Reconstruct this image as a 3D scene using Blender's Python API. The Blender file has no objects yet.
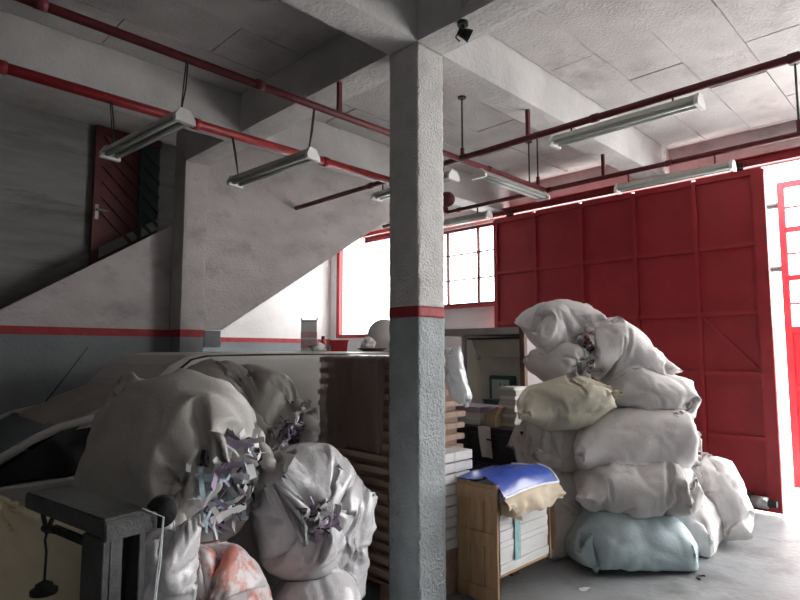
import bpy, bmesh, math, random
import numpy as np
from mathutils.bvhtree import BVHTree
from mathutils import Vector, Matrix, Euler, noise

sc = bpy.context.scene
col = sc.collection
R = math.radians
# ------------------------------------------------------------------ camera
EYE = 1.65
PITCH = math.atan(52 / 578)
cam_d = bpy.data.cameras.new('camera')
cam_d.sensor_width = 36; cam_d.lens = 26.0; cam_d.clip_start = .05
cam = bpy.data.objects.new('camera', cam_d); col.objects.link(cam)
cam.location = (0, 0, EYE); cam.rotation_euler = (R(90) + PITCH, 0, R(-45))
sc.camera = cam
# ------------------------------------------------------------------ overcast daylight
w = bpy.data.worlds.new('overcast'); sc.world = w; w.use_nodes = True
bg = w.node_tree.nodes['Background']
bg.inputs[0].default_value = (1, .985, .975, 1); bg.inputs[1].default_value = 4.0
sc.view_settings.view_transform = 'Standard'; sc.view_settings.look = 'None'
sc.view_settings.gamma = 1; sc.view_settings.use_curve_mapping = False
sc.view_settings.exposure = 1.48
sc.cycles.max_bounces = 10; sc.cycles.diffuse_bounces = 6
def portal(name, loc, rot, sx, sy):      # sampling guide in an opening, gives no light of its own
    l = bpy.data.lights.new(name, 'AREA'); l.shape = 'RECTANGLE'; l.size = sx; l.size_y = sy
    l.cycles.is_portal = True
    o = bpy.data.objects.new(name, l); col.objects.link(o); o.location = loc; o.rotation_euler = rot
portal('gate_opening_portal', (7.3, 1.35, 1.83), (0, R(90), 0), 3.64, 7.2)
portal('window_portal', (7.3, 6.1, 3.0), (0, R(90), 0), 1.3, 2.2)
portal('far_window_portal', (7.3, 8.0, 2.9), (0, R(90), 0), 1.95, 1.75)
sun_d = bpy.data.lights.new('sun', 'SUN'); sun_d.energy = 9; sun_d.angle = R(3); sun_d.color = (1, .97, .92)
sun = bpy.data.objects.new('sun', sun_d); col.objects.link(sun); sun.rotation_euler = Vector((-.12, .06, -1)).to_track_quat('-Z', 'Y').to_euler(); sun.location = (9, 0, 9)

# ------------------------------------------------------------------ helpers
S2 = math.sqrt(.5)
FW = Vector((S2 * math.cos(PITCH), S2 * math.cos(PITCH), math.sin(PITCH)))
RT = Vector((S2, -S2, 0)); UP = RT.cross(FW)
def at(px, py, X=None, Y=None, Z=None, D=None):
    r = FW + RT * ((px - 400) / 578) + UP * ((300 - py) / 578)
    if X is not None: t = X / r.x
    elif Y is not None: t = Y / r.y
    elif Z is not None: t = (Z - EYE) / r.z
    else: t = D / ((r.x + r.y) * S2)
    return Vector((0, 0, EYE)) + r * t

def tag(o, label=None, cat=None, group=None, kind=None):
    if label: o['label'] = label
    if cat: o['category'] = cat
    if group: o['group'] = group
    if kind: o['kind'] = kind
    return o
def root(name, loc, label, cat, group=None, kind=None):
    o = bpy.data.objects.new(name, None); col.objects.link(o); o.location = loc
    o.empty_display_size = .1
    return tag(o, label, cat, group, kind)
def origin(o):
    v = Vector(o.location)
    while o.parent: o = o.parent; v += Vector(o.location)
    return v
class MB:
    def __init__(s): s.v = []; s.f = []
    def add(s, vs, fs):
        b = len(s.v); s.v += [Vector(p) for p in vs]; s.f += [[b + i for i in f] for f in fs]; return s
    def box(s, lo, hi, M=None):
        x0, y0, z0 = lo; x1, y1, z1 = hi
        vs = [Vector(p) for p in ((x0,y0,z0),(x1,y0,z0),(x1,y1,z0),(x0,y1,z0),(x0,y0,z1),(x1,y0,z1),(x1,y1,z1),(x0,y1,z1))]
        if M is not None: vs = [M @ p for p in vs]
        return s.add(vs, [(3,2,1,0),(4,5,6,7),(0,1,5,4),(1,2,6,5),(2,3,7,6),(3,0,4,7)])
    def prism(s, pts, d):      # planar polygon pts extruded by vector d
        d = Vector(d); n = len(pts); a = [Vector(p) for p in pts]
        return s.add(a + [p + d for p in a], [list(range(n))[::-1], list(range(n, 2*n))] + [(i, (i+1) % n, n+(i+1) % n, n+i) for i in range(n)])
    def tube(s, pts, r, n=10, cap=True):
        pts = [Vector(p) for p in pts]; rs = r if isinstance(r, (list, tuple)) else [r] * len(pts)
        rings = []; prev = None
        for i, p in enumerate(pts):
            t = (pts[min(i+1, len(pts)-1)] - pts[max(i-1, 0)]).normalized()
            if prev is None:
                a = Vector((0, 0, 1)) if abs(t.z) < .9 else Vector((1, 0, 0))
                u = t.cross(a).normalized()
            else: u = (prev - t * prev.dot(t)).normalized()
            prev = u; q = t.cross(u)
            rings.append([p + (u * math.cos(k*2*math.pi/n) + q * math.sin(k*2*math.pi/n)) * rs[i] for k in range(n)])
        return s.loft(rings, cap)
    def loft(s, rings, cap=True):
        n = len(rings[0]); m = len(rings)
        fs = [(i*n+k, i*n+(k+1) % n, (i+1)*n+(k+1) % n, (i+1)*n+k) for i in range(m-1) for k in range(n)]
        if cap: fs += [list(range(n))[::-1], list(range((m-1)*n, m*n))]
        return s.add([p for r in rings for p in r], fs)
    def build(s, name, mat, parent=None, smooth=False, bevel=0, org=None):
        o = origin(parent) if parent else (Vector(org) if org else Vector((0, 0, 0)))
        me = bpy.data.meshes.new(name); me.from_pydata([tuple(p - o) for p in s.v], [], s.f)
        if bevel:
            bm = bmesh.new(); bm.from_mesh(me)
            bmesh.ops.recalc_face_normals(bm, faces=bm.faces)
            bmesh.ops.bevel(bm, geom=list(bm.edges), offset=bevel, segments=2, affect='EDGES', clamp_overlap=True)
            bm.to_mesh(me); bm.free()
        else:
            bm = bmesh.new(); bm.from_mesh(me); bmesh.ops.recalc_face_normals(bm, faces=bm.faces); bm.to_mesh(me); bm.free()
        me.materials.append(mat)
        if smooth: me.shade_smooth()
        ob = bpy.data.objects.new(name, me); col.objects.link(ob)
        if parent: ob.parent = parent
        elif org: ob.location = o
        return ob
def share(name, src, parent=None, loc=(0, 0, 0)):
    o = bpy.data.objects.new(name, src.data if hasattr(src, 'data') else src); col.objects.link(o); o.location = loc
    if parent: o.parent = parent
    return o

# ------------------------------------------------------------------ materials
def mat(name, c1, c2=None, scale=4, rough=.7, rvar=.0, bump=0, bscale=40, metal=0, detail=6, c3=None, s3=1.2, t3=(.55, .7), spec=.4, stretch=None, trans=0, bdist=.02):
    m = bpy.data.materials.new(name); m.use_nodes = True; nt = m.node_tree; N = nt.nodes; L = nt.links
    b = N['Principled BSDF']; b.inputs['Metallic'].default_value = metal; b.inputs['Roughness'].default_value = rough
    b.inputs['Specular IOR Level'].default_value = spec
    tc = N.new('ShaderNodeTexCoord'); vec = tc.outputs['Object']
    if stretch:
        mp = N.new('ShaderNodeMapping'); mp.inputs['Scale'].default_value = stretch; L.new(vec, mp.inputs[0]); vec = mp.outputs[0]
    c2 = c2 or c1
    n = N.new('ShaderNodeTexNoise'); n.inputs['Scale'].default_value = scale; n.inputs['Detail'].default_value = detail; L.new(vec, n.inputs['Vector'])
    r = N.new('ShaderNodeValToRGB'); r.color_ramp.elements[0].position = .35; r.color_ramp.elements[1].position = .68
    r.color_ramp.elements[0].color = (*c1, 1); r.color_ramp.elements[1].color = (*c2, 1); L.new(n.outputs['Fac'], r.inputs[0])
    out = r.outputs[0]
    if c3:
        n3 = N.new('ShaderNodeTexNoise'); n3.inputs['Scale'].default_value = s3; n3.inputs['Detail'].default_value = 9; n3.inputs['Roughness'].default_value = .68; L.new(vec, n3.inputs['Vector'])
        r3 = N.new('ShaderNodeValToRGB'); r3.color_ramp.elements[0].position = t3[0]; r3.color_ramp.elements[1].position = t3[1]; L.new(n3.outputs['Fac'], r3.inputs[0])
        mx = N.new('ShaderNodeMix'); mx.data_type = 'RGBA'; L.new(r3.outputs[0], mx.inputs[0]); L.new(out, mx.inputs[6]); mx.inputs[7].default_value = (*c3, 1); out = mx.outputs[2]
    L.new(out, b.inputs['Base Color'])
    if rvar:
        mr = N.new('ShaderNodeMapRange'); mr.inputs[3].default_value = rough - rvar; mr.inputs[4].default_value = rough + rvar; L.new(n.outputs['Fac'], mr.inputs[0]); L.new(mr.outputs[0], b.inputs['Roughness'])
    if bump:
        nb = N.new('ShaderNodeTexNoise'); nb.inputs['Scale'].default_value = bscale; nb.inputs['Detail'].default_value = 5; L.new(vec, nb.inputs['Vector'])
        bp = N.new('ShaderNodeBump'); bp.inputs['Strength'].default_value = bump; bp.inputs['Distance'].default_value = bdist; L.new(nb.outputs['Fac'], bp.inputs['Height']); L.new(bp.outputs[0], b.inputs['Normal'])
    if trans:
        b.inputs['Transmission Weight'].default_value = trans
    return m
M = {}
M['floor'] = mat('concrete_floor', (.25, .265, .275), (.36, .38, .39), 1.6, .5, .14, .3, 18, c3=(.13, .132, .13), s3=1.5, t3=(.48, .70), spec=.45)
M['drab'] = mat('drab_wall_paint', (.13, .125, .125), (.18, .175, .17), 2.5, .9)
M['ceil'] = mat('limewashed_concrete', (.47, .455, .455), (.58, .565, .565), 3, .9, 0, .5, 45, c3=(.30, .275, .265), s3=1.6, t3=(.56, .78))
M['beam'] = mat('beam_concrete', (.52, .515, .515), (.64, .63, .63), 2.5, .9, 0, .5, 30, c3=(.38, .36, .35), s3=2.5, t3=(.6, .85))
M['wall'] = mat('white_wall_paint', (.66, .64, .64), (.78, .76, .76), 2.2, .85, 0, .35, 30, c3=(.45, .42, .42), s3=2.2, t3=(.58, .85))
M['stairwall'] = mat('grimy_white_wall', (.46, .43, .43), (.56, .53, .53), 2.8, .85, 0, .4, 28, c3=(.27, .245, .245), s3=2.6, t3=(.52, .8), stretch=(1, 1, 1.6))
M['wall_low'] = mat('grey_wall_paint', (.19, .21, .225), (.25, .275, .29), 2.5, .7, 0, .3, 30, c3=(.13, .14, .145), s3=2.5, t3=(.55, .8))
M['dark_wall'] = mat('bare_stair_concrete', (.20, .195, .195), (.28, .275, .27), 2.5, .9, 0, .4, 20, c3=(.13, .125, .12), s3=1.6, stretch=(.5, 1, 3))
M['band'] = mat('red_band_paint', (.30, .025, .032), (.40, .04, .05), 8, .6, 0, .3, 40, c3=(.55, .3, .3), s3=9, t3=(.62, .8))
M['col_up'] = mat('column_whitewash', (.58, .575, .57), (.70, .695, .69), 7, .85, 0, .8, 60, c3=(.42, .4, .39), s3=7, t3=(.6, .8))
M['col_low'] = mat('column_grey_paint', (.33, .37, .385), (.43, .47, .485), 6, .55, .1, .8, 55, c3=(.2, .21, .21), s3=7, t3=(.62, .82))
M['gate'] = mat('red_gate_paint', (.30, .017, .026), (.37, .025, .035), 2.5, .5, .1, .15, 9, c3=(.24, .016, .023), s3=2.2, t3=(.5, .8))
M['gate2'] = mat('red_gate_frame_paint', (.33, .02, .03), (.40, .028, .038), 5, .45, .1, .1, 30)
M['pipe'] = mat('red_pipe_paint', (.22, .012, .016), (.30, .018, .022), 9, .45, 0, .1, 60)
M['pipe_dark'] = mat('dull_red_pipe_paint', (.095, .014, .017), (.145, .02, .023), 9, .55, 0, .1, 60)
M['steel'] = mat('bare_steel', (.35, .35, .35), (.5, .5, .5), 20, .4, 0, 0, metal=.9)
M['dark'] = mat('black_metal', (.02, .02, .022), (.035, .035, .037), 12, .5, 0, .1, 60)
M['lamp'] = mat('lamp_enamel', (.40, .41, .37), (.50, .51, .47), 10, .45, 0, 0, c3=(.4, .37, .31), s3=8, t3=(.6, .8))
M['tube'] = mat('lamp_glass_tube', (.55, .57, .56), None, 4, .2)
M['wire'] = mat('black_wire', (.02, .02, .02), None, 4, .6)
M['white_plastic'] = mat('white_plastic', (.75, .75, .73), (.8, .8, .78), 6, .4)
M['van'] = mat('van_paint', (.46, .46, .44), (.54, .54, .52), 1.5, .38, .08, 0, c3=(.36, .35, .33), s3=1.8, t3=(.5, .8))
M['vanroof'] = mat('brownish_van_paint', (.30, .27, .24), (.40, .36, .33), 2.5, .6, .1, .05, 30)
M['glass'] = mat('dark_car_glass', (.012, .016, .018), None, 4, .12, 0, 0, spec=.5)
M['rubber'] = mat('black_rubber', (.02, .02, .02), (.03, .03, .03), 12, .75)
M['wood'] = mat('pine_wood', (.42, .26, .14), (.60, .41, .24), 3, .65, 0, .15, 30, stretch=(1, 6, .8), c3=(.33, .19, .09), s3=5, t3=(.6, .75))
M['tray'] = mat('brown_tray_wood', (.31, .20, .155), (.41, .27, .21), 3, .7, 0, .2, 30, stretch=(6, 1, 6))
M['tray2'] = mat('pale_tray_wood', (.40, .285, .22), (.52, .39, .31), 3, .7, 0, .2, 30, stretch=(6, 1, 6))
M['card'] = mat('cardboard', (.42, .31, .19), (.56, .43, .29), 4, .8, 0, .2, 25)
M['kraft'] = mat('kraft_paper', (.58, .47, .34), (.74, .64, .5), 5, .75, 0, .4, 14)
M['paper'] = mat('white_paper', (.72, .72, .72), (.82, .82, .81), 6, .7, 0, .1, 60, stretch=(1, 1, 30))
M['teal'] = mat('teal_print', (.25, .48, .52), (.4, .62, .64), 30, .6)
M['lilac'] = mat('lilac_paper', (.44, .36, .46), (.58, .5, .6), 6, .7)
M['blue'] = mat('blue_plastic_film', (.03, .07, .42), (.06, .13, .58), 3, .22, .05, .15, 9, c3=(.25, .42, .72), s3=3.2, t3=(.55, .75), spec=.6)
M['white_edge'] = mat('white_film_edge', (.78, .82, .86), None, 4, .3)
M['cream'] = mat('cream_enamel', (.52, .50, .42), (.6, .58, .5), 5, .5)
M['grey_board'] = mat('grey_board', (.36, .335, .335), (.44, .415, .41), 4, .7)
M['darkcab'] = mat('black_drawer_paint', (.03, .03, .034), (.05, .05, .056), 6, .5)
M['green'] = mat('dull_green_plastic', (.035, .085, .07), (.055, .12, .095), 6, .5)
M['dial'] = mat('dial_face', (.5, .55, .52), (.6, .65, .62), 8, .4)
M['brownwood'] = mat('dark_wood', (.10, .055, .04), (.16, .09, .065), 6, .55)
M['redplastic'] = mat('red_plastic', (.42, .025, .03), (.5, .035, .04), 6, .4)
M['tin'] = mat('printed_tin', (.62, .62, .64), (.75, .75, .76), 6, .35)
M['tinprint'] = mat('pink_tin_print', (.50, .30, .33), (.62, .42, .44), 8, .4)
M['iron'] = mat('grey_cast_iron', (.075, .08, .08), (.12, .125, .125), 9, .5, 0, .3, 40)
M['iron2'] = mat('black_cast_iron', (.018, .02, .02), (.03, .032, .03), 12, .5, 0, .3, 40)
M['outer'] = mat('pale_yard_concrete', (.55, .55, .54), (.65, .65, .64), 1.5, .8, 0, .2, 10)
M['doorleaf'] = mat('oxblood_door_paint', (.085, .018, .02), (.12, .026, .028), 5, .55)
M['doorback'] = mat('dark_teal_paint', (.02, .035, .035), (.03, .05, .05), 5, .6)
def sackmat(name, a, b, rough=.55, dirt=None, weave=260, film=False, t3=(.55, .8)):
    m = mat(name, a, b, 3.2, rough, .08, 0, c3=dirt, s3=3.5, t3=t3, spec=.35 if not film else .6)
    nt = m.node_tree; N = nt.nodes; L = nt.links; p = N['Principled BSDF']
    tc = N.new('ShaderNodeTexCoord')
    n1 = N.new('ShaderNodeTexNoise'); n1.noise_type = 'RIDGED_MULTIFRACTAL'
    n1.inputs['Scale'].default_value = 6.5 if film else 5; n1.inputs['Detail'].default_value = 3; n1.inputs['Roughness'].default_value = .45; n1.inputs['Distortion'].default_value = 1.2
    L.new(tc.outputs['Object'], n1.inputs['Vector'])
    b1 = N.new('ShaderNodeBump'); b1.inputs['Strength'].default_value = .55 if film else .16; b1.inputs['Distance'].default_value = .03; L.new(n1.outputs['Fac'], b1.inputs['Height'])
    L.new(b1.outputs[0], p.inputs['Normal'])
    n2 = N.new('ShaderNodeTexNoise'); n2.inputs['Scale'].default_value = 38; n2.inputs['Detail'].default_value = 4; n2.inputs['Distortion'].default_value = .8; L.new(tc.outputs['Object'], n2.inputs['Vector'])
    b2 = N.new('ShaderNodeBump'); b2.inputs['Strength'].default_value = .22; b2.inputs['Distance'].default_value = .012; L.new(n2.outputs['Fac'], b2.inputs['Height']); L.new(b1.outputs[0], b2.inputs['Normal']); L.new(b2.outputs[0], p.inputs['Normal'])
    return m
M['sack'] = sackmat('white_woven_sack', (.72, .70, .70), (.82, .80, .80), .55, (.50, .48, .47))
M['sack2'] = sackmat('greyish_woven_sack', (.62, .60, .595), (.72, .70, .695), .6, (.42, .40, .385))
M['sack3'] = sackmat('grubby_woven_sack', (.44, .425, .40), (.54, .525, .50), .5, (.32, .305, .28))
M['cream_sack'] = sackmat('cream_woven_sack', (.58, .555, .44), (.68, .655, .53), .5, (.47, .44, .33))
M['yellow_sack'] = sackmat('yellowed_sack', (.80, .72, .50), (.88, .80, .59), .6, (.66, .58, .39))
M['blue_sack'] = sackmat('pale_blue_sack', (.42, .53, .57), (.52, .63, .66), .5, (.36, .45, .48))
M['film'] = sackmat('white_plastic_film', (.62, .62, .645), (.76, .76, .78), .27, (.46, .43, .48), film=True)
M['red_sack'] = sackmat('red_and_white_sack', (.56, .17, .13), (.62, .27, .22), .4, (.72, .67, .68), film=True, t3=(.44, .5))
M['clear'] = sackmat('clear_plastic_film', (.72, .74, .76), (.85, .86, .88), .18, None, film=True)
SCR = [mat('scrap_%s' % k, c, None, 4, .6) for k, c in (('white', (.78, .78, .8)), ('lilac', (.42, .33, .48)), ('black', (.03, .028, .035)), ('brown', (.20, .11, .09)), ('red', (.40, .05, .05)), ('pale_blue', (.5, .66, .75)))]
def pane_mat():
    m = bpy.data.materials.new('window_glass'); m.use_nodes = True; nt = m.node_tree; N = nt.nodes; L = nt.links
    for n in list(N): N.remove(n)
    o = N.new('ShaderNodeOutputMaterial'); t = N.new('ShaderNodeBsdfTransparent'); t.inputs[0].default_value = (.92, .94, .94, 1)
    g = N.new('ShaderNodeBsdfGlossy'); g.inputs['Roughness'].default_value = .05; mx = N.new('ShaderNodeMixShader'); mx.inputs[0].default_value = .06
    L.new(t.outputs[0], mx.inputs[1]); L.new(g.outputs[0], mx.inputs[2]); L.new(mx.outputs[0], o.inputs[0]); return m
M['pane'] = pane_mat()
def wrap_mat():
    m = bpy.data.materials.new('stretch_wrap'); m.use_nodes = True; nt = m.node_tree; N = nt.nodes; L = nt.links
    p = N['Principled BSDF']; p.inputs['Base Color'].default_value = (.27, .20, .18, 1); p.inputs['Roughness'].default_value = .3
    o = N['Material Output']; t = N.new('ShaderNodeBsdfTransparent'); mx = N.new('ShaderNodeMixShader'); mx.inputs[0].default_value = .68
    L.new(t.outputs[0], mx.inputs[1]); L.new(p.outputs[0], mx.inputs[2]); L.new(mx.outputs[0], o.inputs[0]); return m
M['wrap'] = wrap_mat()

# ------------------------------------------------------------------ setting
BB = 3.71          # underside of beams
SL = 4.10          # underside of slab
XW = 7.14          # inner face of the gate wall
def struct(mb, name, m, label, cat, **k): return tag(mb.build(name, m, **k), label, cat, kind='structure')
struct(MB().box((-3.2, -4.2, -.15), (7.14, 9.3, 0)), 'floor', M['floor'], 'stained grey concrete floor of the warehouse', 'floor')
struct(MB().box((7.14, -14, -.17), (24, 24, -.02)), 'yard_ground', M['outer'], 'pale concrete ground outside the open gate', 'ground')
ceiling = struct(MB().box((-3.2, -4.2, SL), (7.4, 9.3, SL + .2)), 'ceiling', M['ceil'], 'grimy whitewashed concrete slab ceiling', 'ceiling')
# formwork boards printed in the slab: real slightly uneven panels
rng = random.Random(4)
pm = {}
def panels(x0, x1, y0, y1, lx, wy):
    j = 0; y = y0
    while y < y1 - .05:
        yb = min(y + wy, y1); x = x0 - (lx * .5 if j % 2 else 0)
        while x < x1 - .02:
            xa = max(x, x0); xb = min(x + lx, x1)
            if xb - xa > .05:
                t = .006 + rng.random() * .020
                MB().box((xa + .005, y + .005, SL - t), (xb - .005, yb - .005, SL + .01)).build('formwork_panel', M['ceil'], ceiling)
            x += lx
        y = yb; j += 1
panels(2.98, 7.1, -1.6, 2.49, 1.35, .46)
panels(2.98, 7.1, 2.82, 4.79, 1.35, .49)
panels(-.6, 2.65, 2.82, 4.79, 1.35, .49)
# beams
def rough_box(mb, lo, hi, step, amp, seed=0, axis=None):
    """box with subdivided slightly wavy faces and worn edges"""
    lo = Vector(lo); hi = Vector(hi); d = hi - lo
    n = [max(1, int(round(d[i] / step))) for i in range(3)]
    idx = {}; vs = []; fs = []
    def vid(i, j, k):
        key = (i, j, k)
        if key not in idx:
            p = Vector((lo.x + d.x * i / n[0], lo.y + d.y * j / n[1], lo.z + d.z * k / n[2]))
            o = Vector(((1 if i == n[0] else -1 if i == 0 else 0), (1 if j == n[1] else -1 if j == 0 else 0), (1 if k == n[2] else -1 if k == 0 else 0)))
            if axis is not None: o[axis] = 0
            q = p * 9 + Vector((seed * 3.1, 0, 0))
            e = noise.noise(q) * .6 + noise.noise(q * 3.1) * .4
            cnt = sum(1 for t in o if t)
            if cnt == 1: p += o * amp * e
            elif cnt > 1: p -= o * amp * (.5 + 1.0 * abs(noise.noise(q * 2.2)))
            idx[key] = len(vs); vs.append(p)
        return idx[key]
    for a in range(3):
        b, c = [t for t in range(3) if t != a]
        for side in (0, n[a]):
            for u in range(n[b]):
                for v in range(n[c]):
                    def g(uu, vv):
                        t = [0, 0, 0]; t[a] = side; t[b] = uu; t[c] = vv; return vid(*t)
                    fs.append((g(u, v), g(u+1, v), g(u+1, v+1), g(u, v+1)))
    return mb.add(vs, fs)
CX, CY, CW = 2.68, 2.52, .27
struct(rough_box(MB(), (-3.2, CY, BB), (XW, CY + CW, SL), .07, .006, 1, 0), 'trim_1', M['beam'], 'long whitewashed concrete beam running over the free-standing column to the gate wall', 'beam')
struct(rough_box(MB(), (-3.2, 4.82, BB), (XW, 5.1, SL), .08, .006, 2, 0), 'trim_2', M['beam'], 'concrete ceiling beam farther back beside the stair pillar', 'beam')
struct(rough_box(MB(), (CX, -4.2, BB), (CX + CW, CY, SL), .07, .006, 3, 1), 'trim_3', M['beam'], 'concrete cross beam overhead in front of the column top', 'beam')
struct(rough_box(MB(), (CX, CY + CW, BB + .01), (CX + CW, 6.0, SL), .07, .006, 4, 1), 'trim_4', M['beam'], 'concrete cross beam from the column back to the stair pillar', 'beam')
# free-standing column
cr = root('column', (CX + CW/2, CY + CW/2, 0), 'square concrete column, white above a red band, grey below', 'column', kind='structure')
rough_box(MB(), (CX, CY, 1.945), (CX + CW, CY + CW, BB), .018, .007, 5, 2).build('upper_shaft', M['col_up'], cr, True)
tag(rough_box(MB(), (CX - .001, CY - .001, 1.875), (CX + CW + .001, CY + CW + .001, 1.945), .018, .006, 5, 2).build('painted_band', M['band'], cr, True), 'red painted band')
rough_box(MB(), (CX, CY, 0), (CX + CW, CY + CW, 1.875), .018, .007, 6, 2).build('lower_shaft', M['col_low'], cr, True)
# stair pillar
pr_ = root('pillar', (2.815, 6.11, 0), 'whitewashed concrete pillar at the foot of the stair wall', 'pillar', kind='structure')
rough_box(MB(), (2.68, 5.97, 1.89), (2.95, 6.25, SL), .04, .006, 7, 2).build('upper_shaft', M['stairwall'], pr_)
rough_box(MB(), (2.679, 5.969, 1.81), (2.951, 6.25, 1.89), .04, .004, 7, 2).build('painted_band', M['band'], pr_)
rough_box(MB(), (2.68, 5.97, 0), (2.95, 6.25, 1.81), .04, .006, 8, 2).build('lower_shaft', M['wall_low'], pr_)

# lower stair flight: parapet wall, treads, back wall with the iron door
wl = root('wall_left', (0, 6.3, 0), 'low stair wall with sloping top, white over a red band over grey', 'wall', kind='structure')
sl = (2.996 - 2.029) / (2.598 - 1.13)
zt = lambda x: 2.029 + (x - 1.13) * sl
MB().prism([(x, 6.25, z) for x, z in ((2.68, 1.89), (2.68, zt(2.68)), ((1.89 - 2.029) / sl + 1.13, 1.89))], (0, .1, 0)).build('upper_plaster', M['stairwall'], wl)
MB().box((-3.2, 6.246, 1.812), (2.68, 6.35, 1.89)).build('painted_band', M['band'], wl)
MB().box((-3.2, 6.25, 0), (2.68, 6.35, 1.812)).build('lower_plaster', M['wall_low'], wl)
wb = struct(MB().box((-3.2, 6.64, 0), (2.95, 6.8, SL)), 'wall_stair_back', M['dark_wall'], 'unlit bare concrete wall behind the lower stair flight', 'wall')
st = root('staircase', (1.5, 6.5, 0), 'concrete stair flight climbing behind the low stair wall', 'stairs', kind='structure')
x = -1.9; k = 0
while x < 2.6:
    z = zt(x) - .16
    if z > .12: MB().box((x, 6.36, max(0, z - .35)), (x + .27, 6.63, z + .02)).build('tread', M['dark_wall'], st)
    x += .27
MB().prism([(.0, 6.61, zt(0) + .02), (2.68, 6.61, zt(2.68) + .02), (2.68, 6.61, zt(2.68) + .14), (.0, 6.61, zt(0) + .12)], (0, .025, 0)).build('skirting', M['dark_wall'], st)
# upper flight side wall with diagonal lower edge
wu = root('wall_stair_upper', (4, 6.1, 0), 'grimy white side wall of the upper stair flight, its lower edge rising diagonally', 'wall', kind='structure')
d0 = (3.176, 1.896); d1 = (5.752, 3.572); sl2 = (d1[1] - d0[1]) / (d1[0] - d0[0])
xe = d0[0] + (SL - d0[1]) / sl2
nx = 40
mbw = MB(); poly = [(2.95, 6.0, 1.89), (d0[0], 6.0, d0[1]), (xe, 6.0, SL), (2.95, 6.0, SL)]
mbw.prism(poly, (0, .12, 0)).build('plaster_face', M['stairwall'], wu)
MB().prism([(d0[0], 6.12, d0[1] + .02), (xe, 6.12, SL + .02), (xe, 6.12, SL + .0), (xe - .3, 6.12, SL), (d0[0], 6.12, d0[1] + .2)], (0, .75, 0)).build('stair_slab', M['stairwall'], wu)
MB().box((2.98, 6.02, 1.7), (3.17, 6.1, 1.885)).build('bearing_block', M['wall_low'], wu)
# back wall, gate wall
wbk = root('wall_back', (4, 9.2, 0), 'far white wall under the stairs with a red band', 'wall', kind='structure')
MB().box((2.95, 9.1, 1.9), (7.4, 9.3, SL)).build('plaster', M['wall'], wbk)
MB().box((2.95, 9.096, 1.82), (7.14, 9.3, 1.9)).build('painted_band', M['band'], wbk)
MB().box((2.95, 9.1, 0), (7.4, 9.3, 1.82)).build('lower_plaster', M['wall_low'], wbk)
struct(MB().box((2.8, 6.8, 0), (2.95, 9.3, SL)), 'wall_under_stair', M['wall'], 'plain white wall closing the space under the stairs', 'wall')
wg = root('wall_right', (XW, 5, 0), 'white wall around the red gate and the bright window', 'wall', kind='structure')
for lo, hi in (((XW, 4.95, 0), (7.4, 7.1, 2.38)), ((XW, 7.1, 0), (7.4, 9.3, 1.92)), ((XW, 6.95, 2.38), (7.4, 7.1, SL)), ((XW, 8.9, 1.92), (7.4, 9.1, SL)), ((XW, 7.1, 3.88), (7.4, 8.9, SL)), ((XW, 4.95, 3.63), (7.4, 6.95, SL)), ((XW, -4.2, 0), (7.4, -2.2, SL))):
    MB().box(lo, hi).build('plaster', M['wall'], wg)
MB().box((XW, -2.2, 3.66), (7.4, 4.95, SL)).build('lintel', M['stairwall'], wg)
struct(MB().box((-3.4, -4.2, 0), (-3.2, 9.3, SL)), 'wall_far_left', M['drab'], 'plain wall closing the left side of the hall', 'wall')
struct(MB().box((-3.2, -4.4, 0), (7.4, -4.2, SL)), 'wall_behind', M['drab'], 'plain wall closing the hall behind the viewer', 'wall')
# window beside the gate
w1 = root('window_1', (7.2, 5.95, 2.38), 'bright steel-framed window left of the red gate', 'window', kind='structure')
ys = [4.97, 5.45, 6.07, 6.93]; zs = [2.40, 2.80, 3.21, 3.61]
for y in ys: MB().box((7.17, y - .018, 2.38), (7.21, y + .018, 3.63)).build('mullion', M['pipe_dark'], w1)
for i, z in enumerate(zs): MB().box((7.172, 4.96, z - (.022 if i in (0, 3) else .01)), (7.208, 6.94, z + (.022 if i in (0, 3) else .01))).build('glazing_bar', M['pipe_dark'], w1)
for a, b in zip(ys, ys[1:]):
    for c, d in zip(zs, zs[1:]): MB().box((7.188, a + .018, c + .01), (7.192, b - .018, d - .01)).build('pane', M['pane'], w1)
MB().box((7.09, 4.95, 2.34), (7.2, 6.95, 2.378)).build('window_sill', M['gate2'], w1)
w2 = root('window_2', (7.2, 8.0, 1.92), 'tall bright window with red frame in the far corner left of the column', 'window', kind='structure')
for y in (7.14, 8.86): MB().box((7.13, y - .045, 1.92), (7.22, y + .045, 3.88)).build('window_frame', M['gate2'], w2)
for z in (1.95, 3.85): MB().box((7.13, 7.185, z - .035), (7.22, 8.815, z + .035)).build('window_frame', M['gate2'], w2)
MB().box((7.188, 7.185, 1.985), (7.192, 8.815, 3.815)).build('pane', M['pane'], w2)
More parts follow.
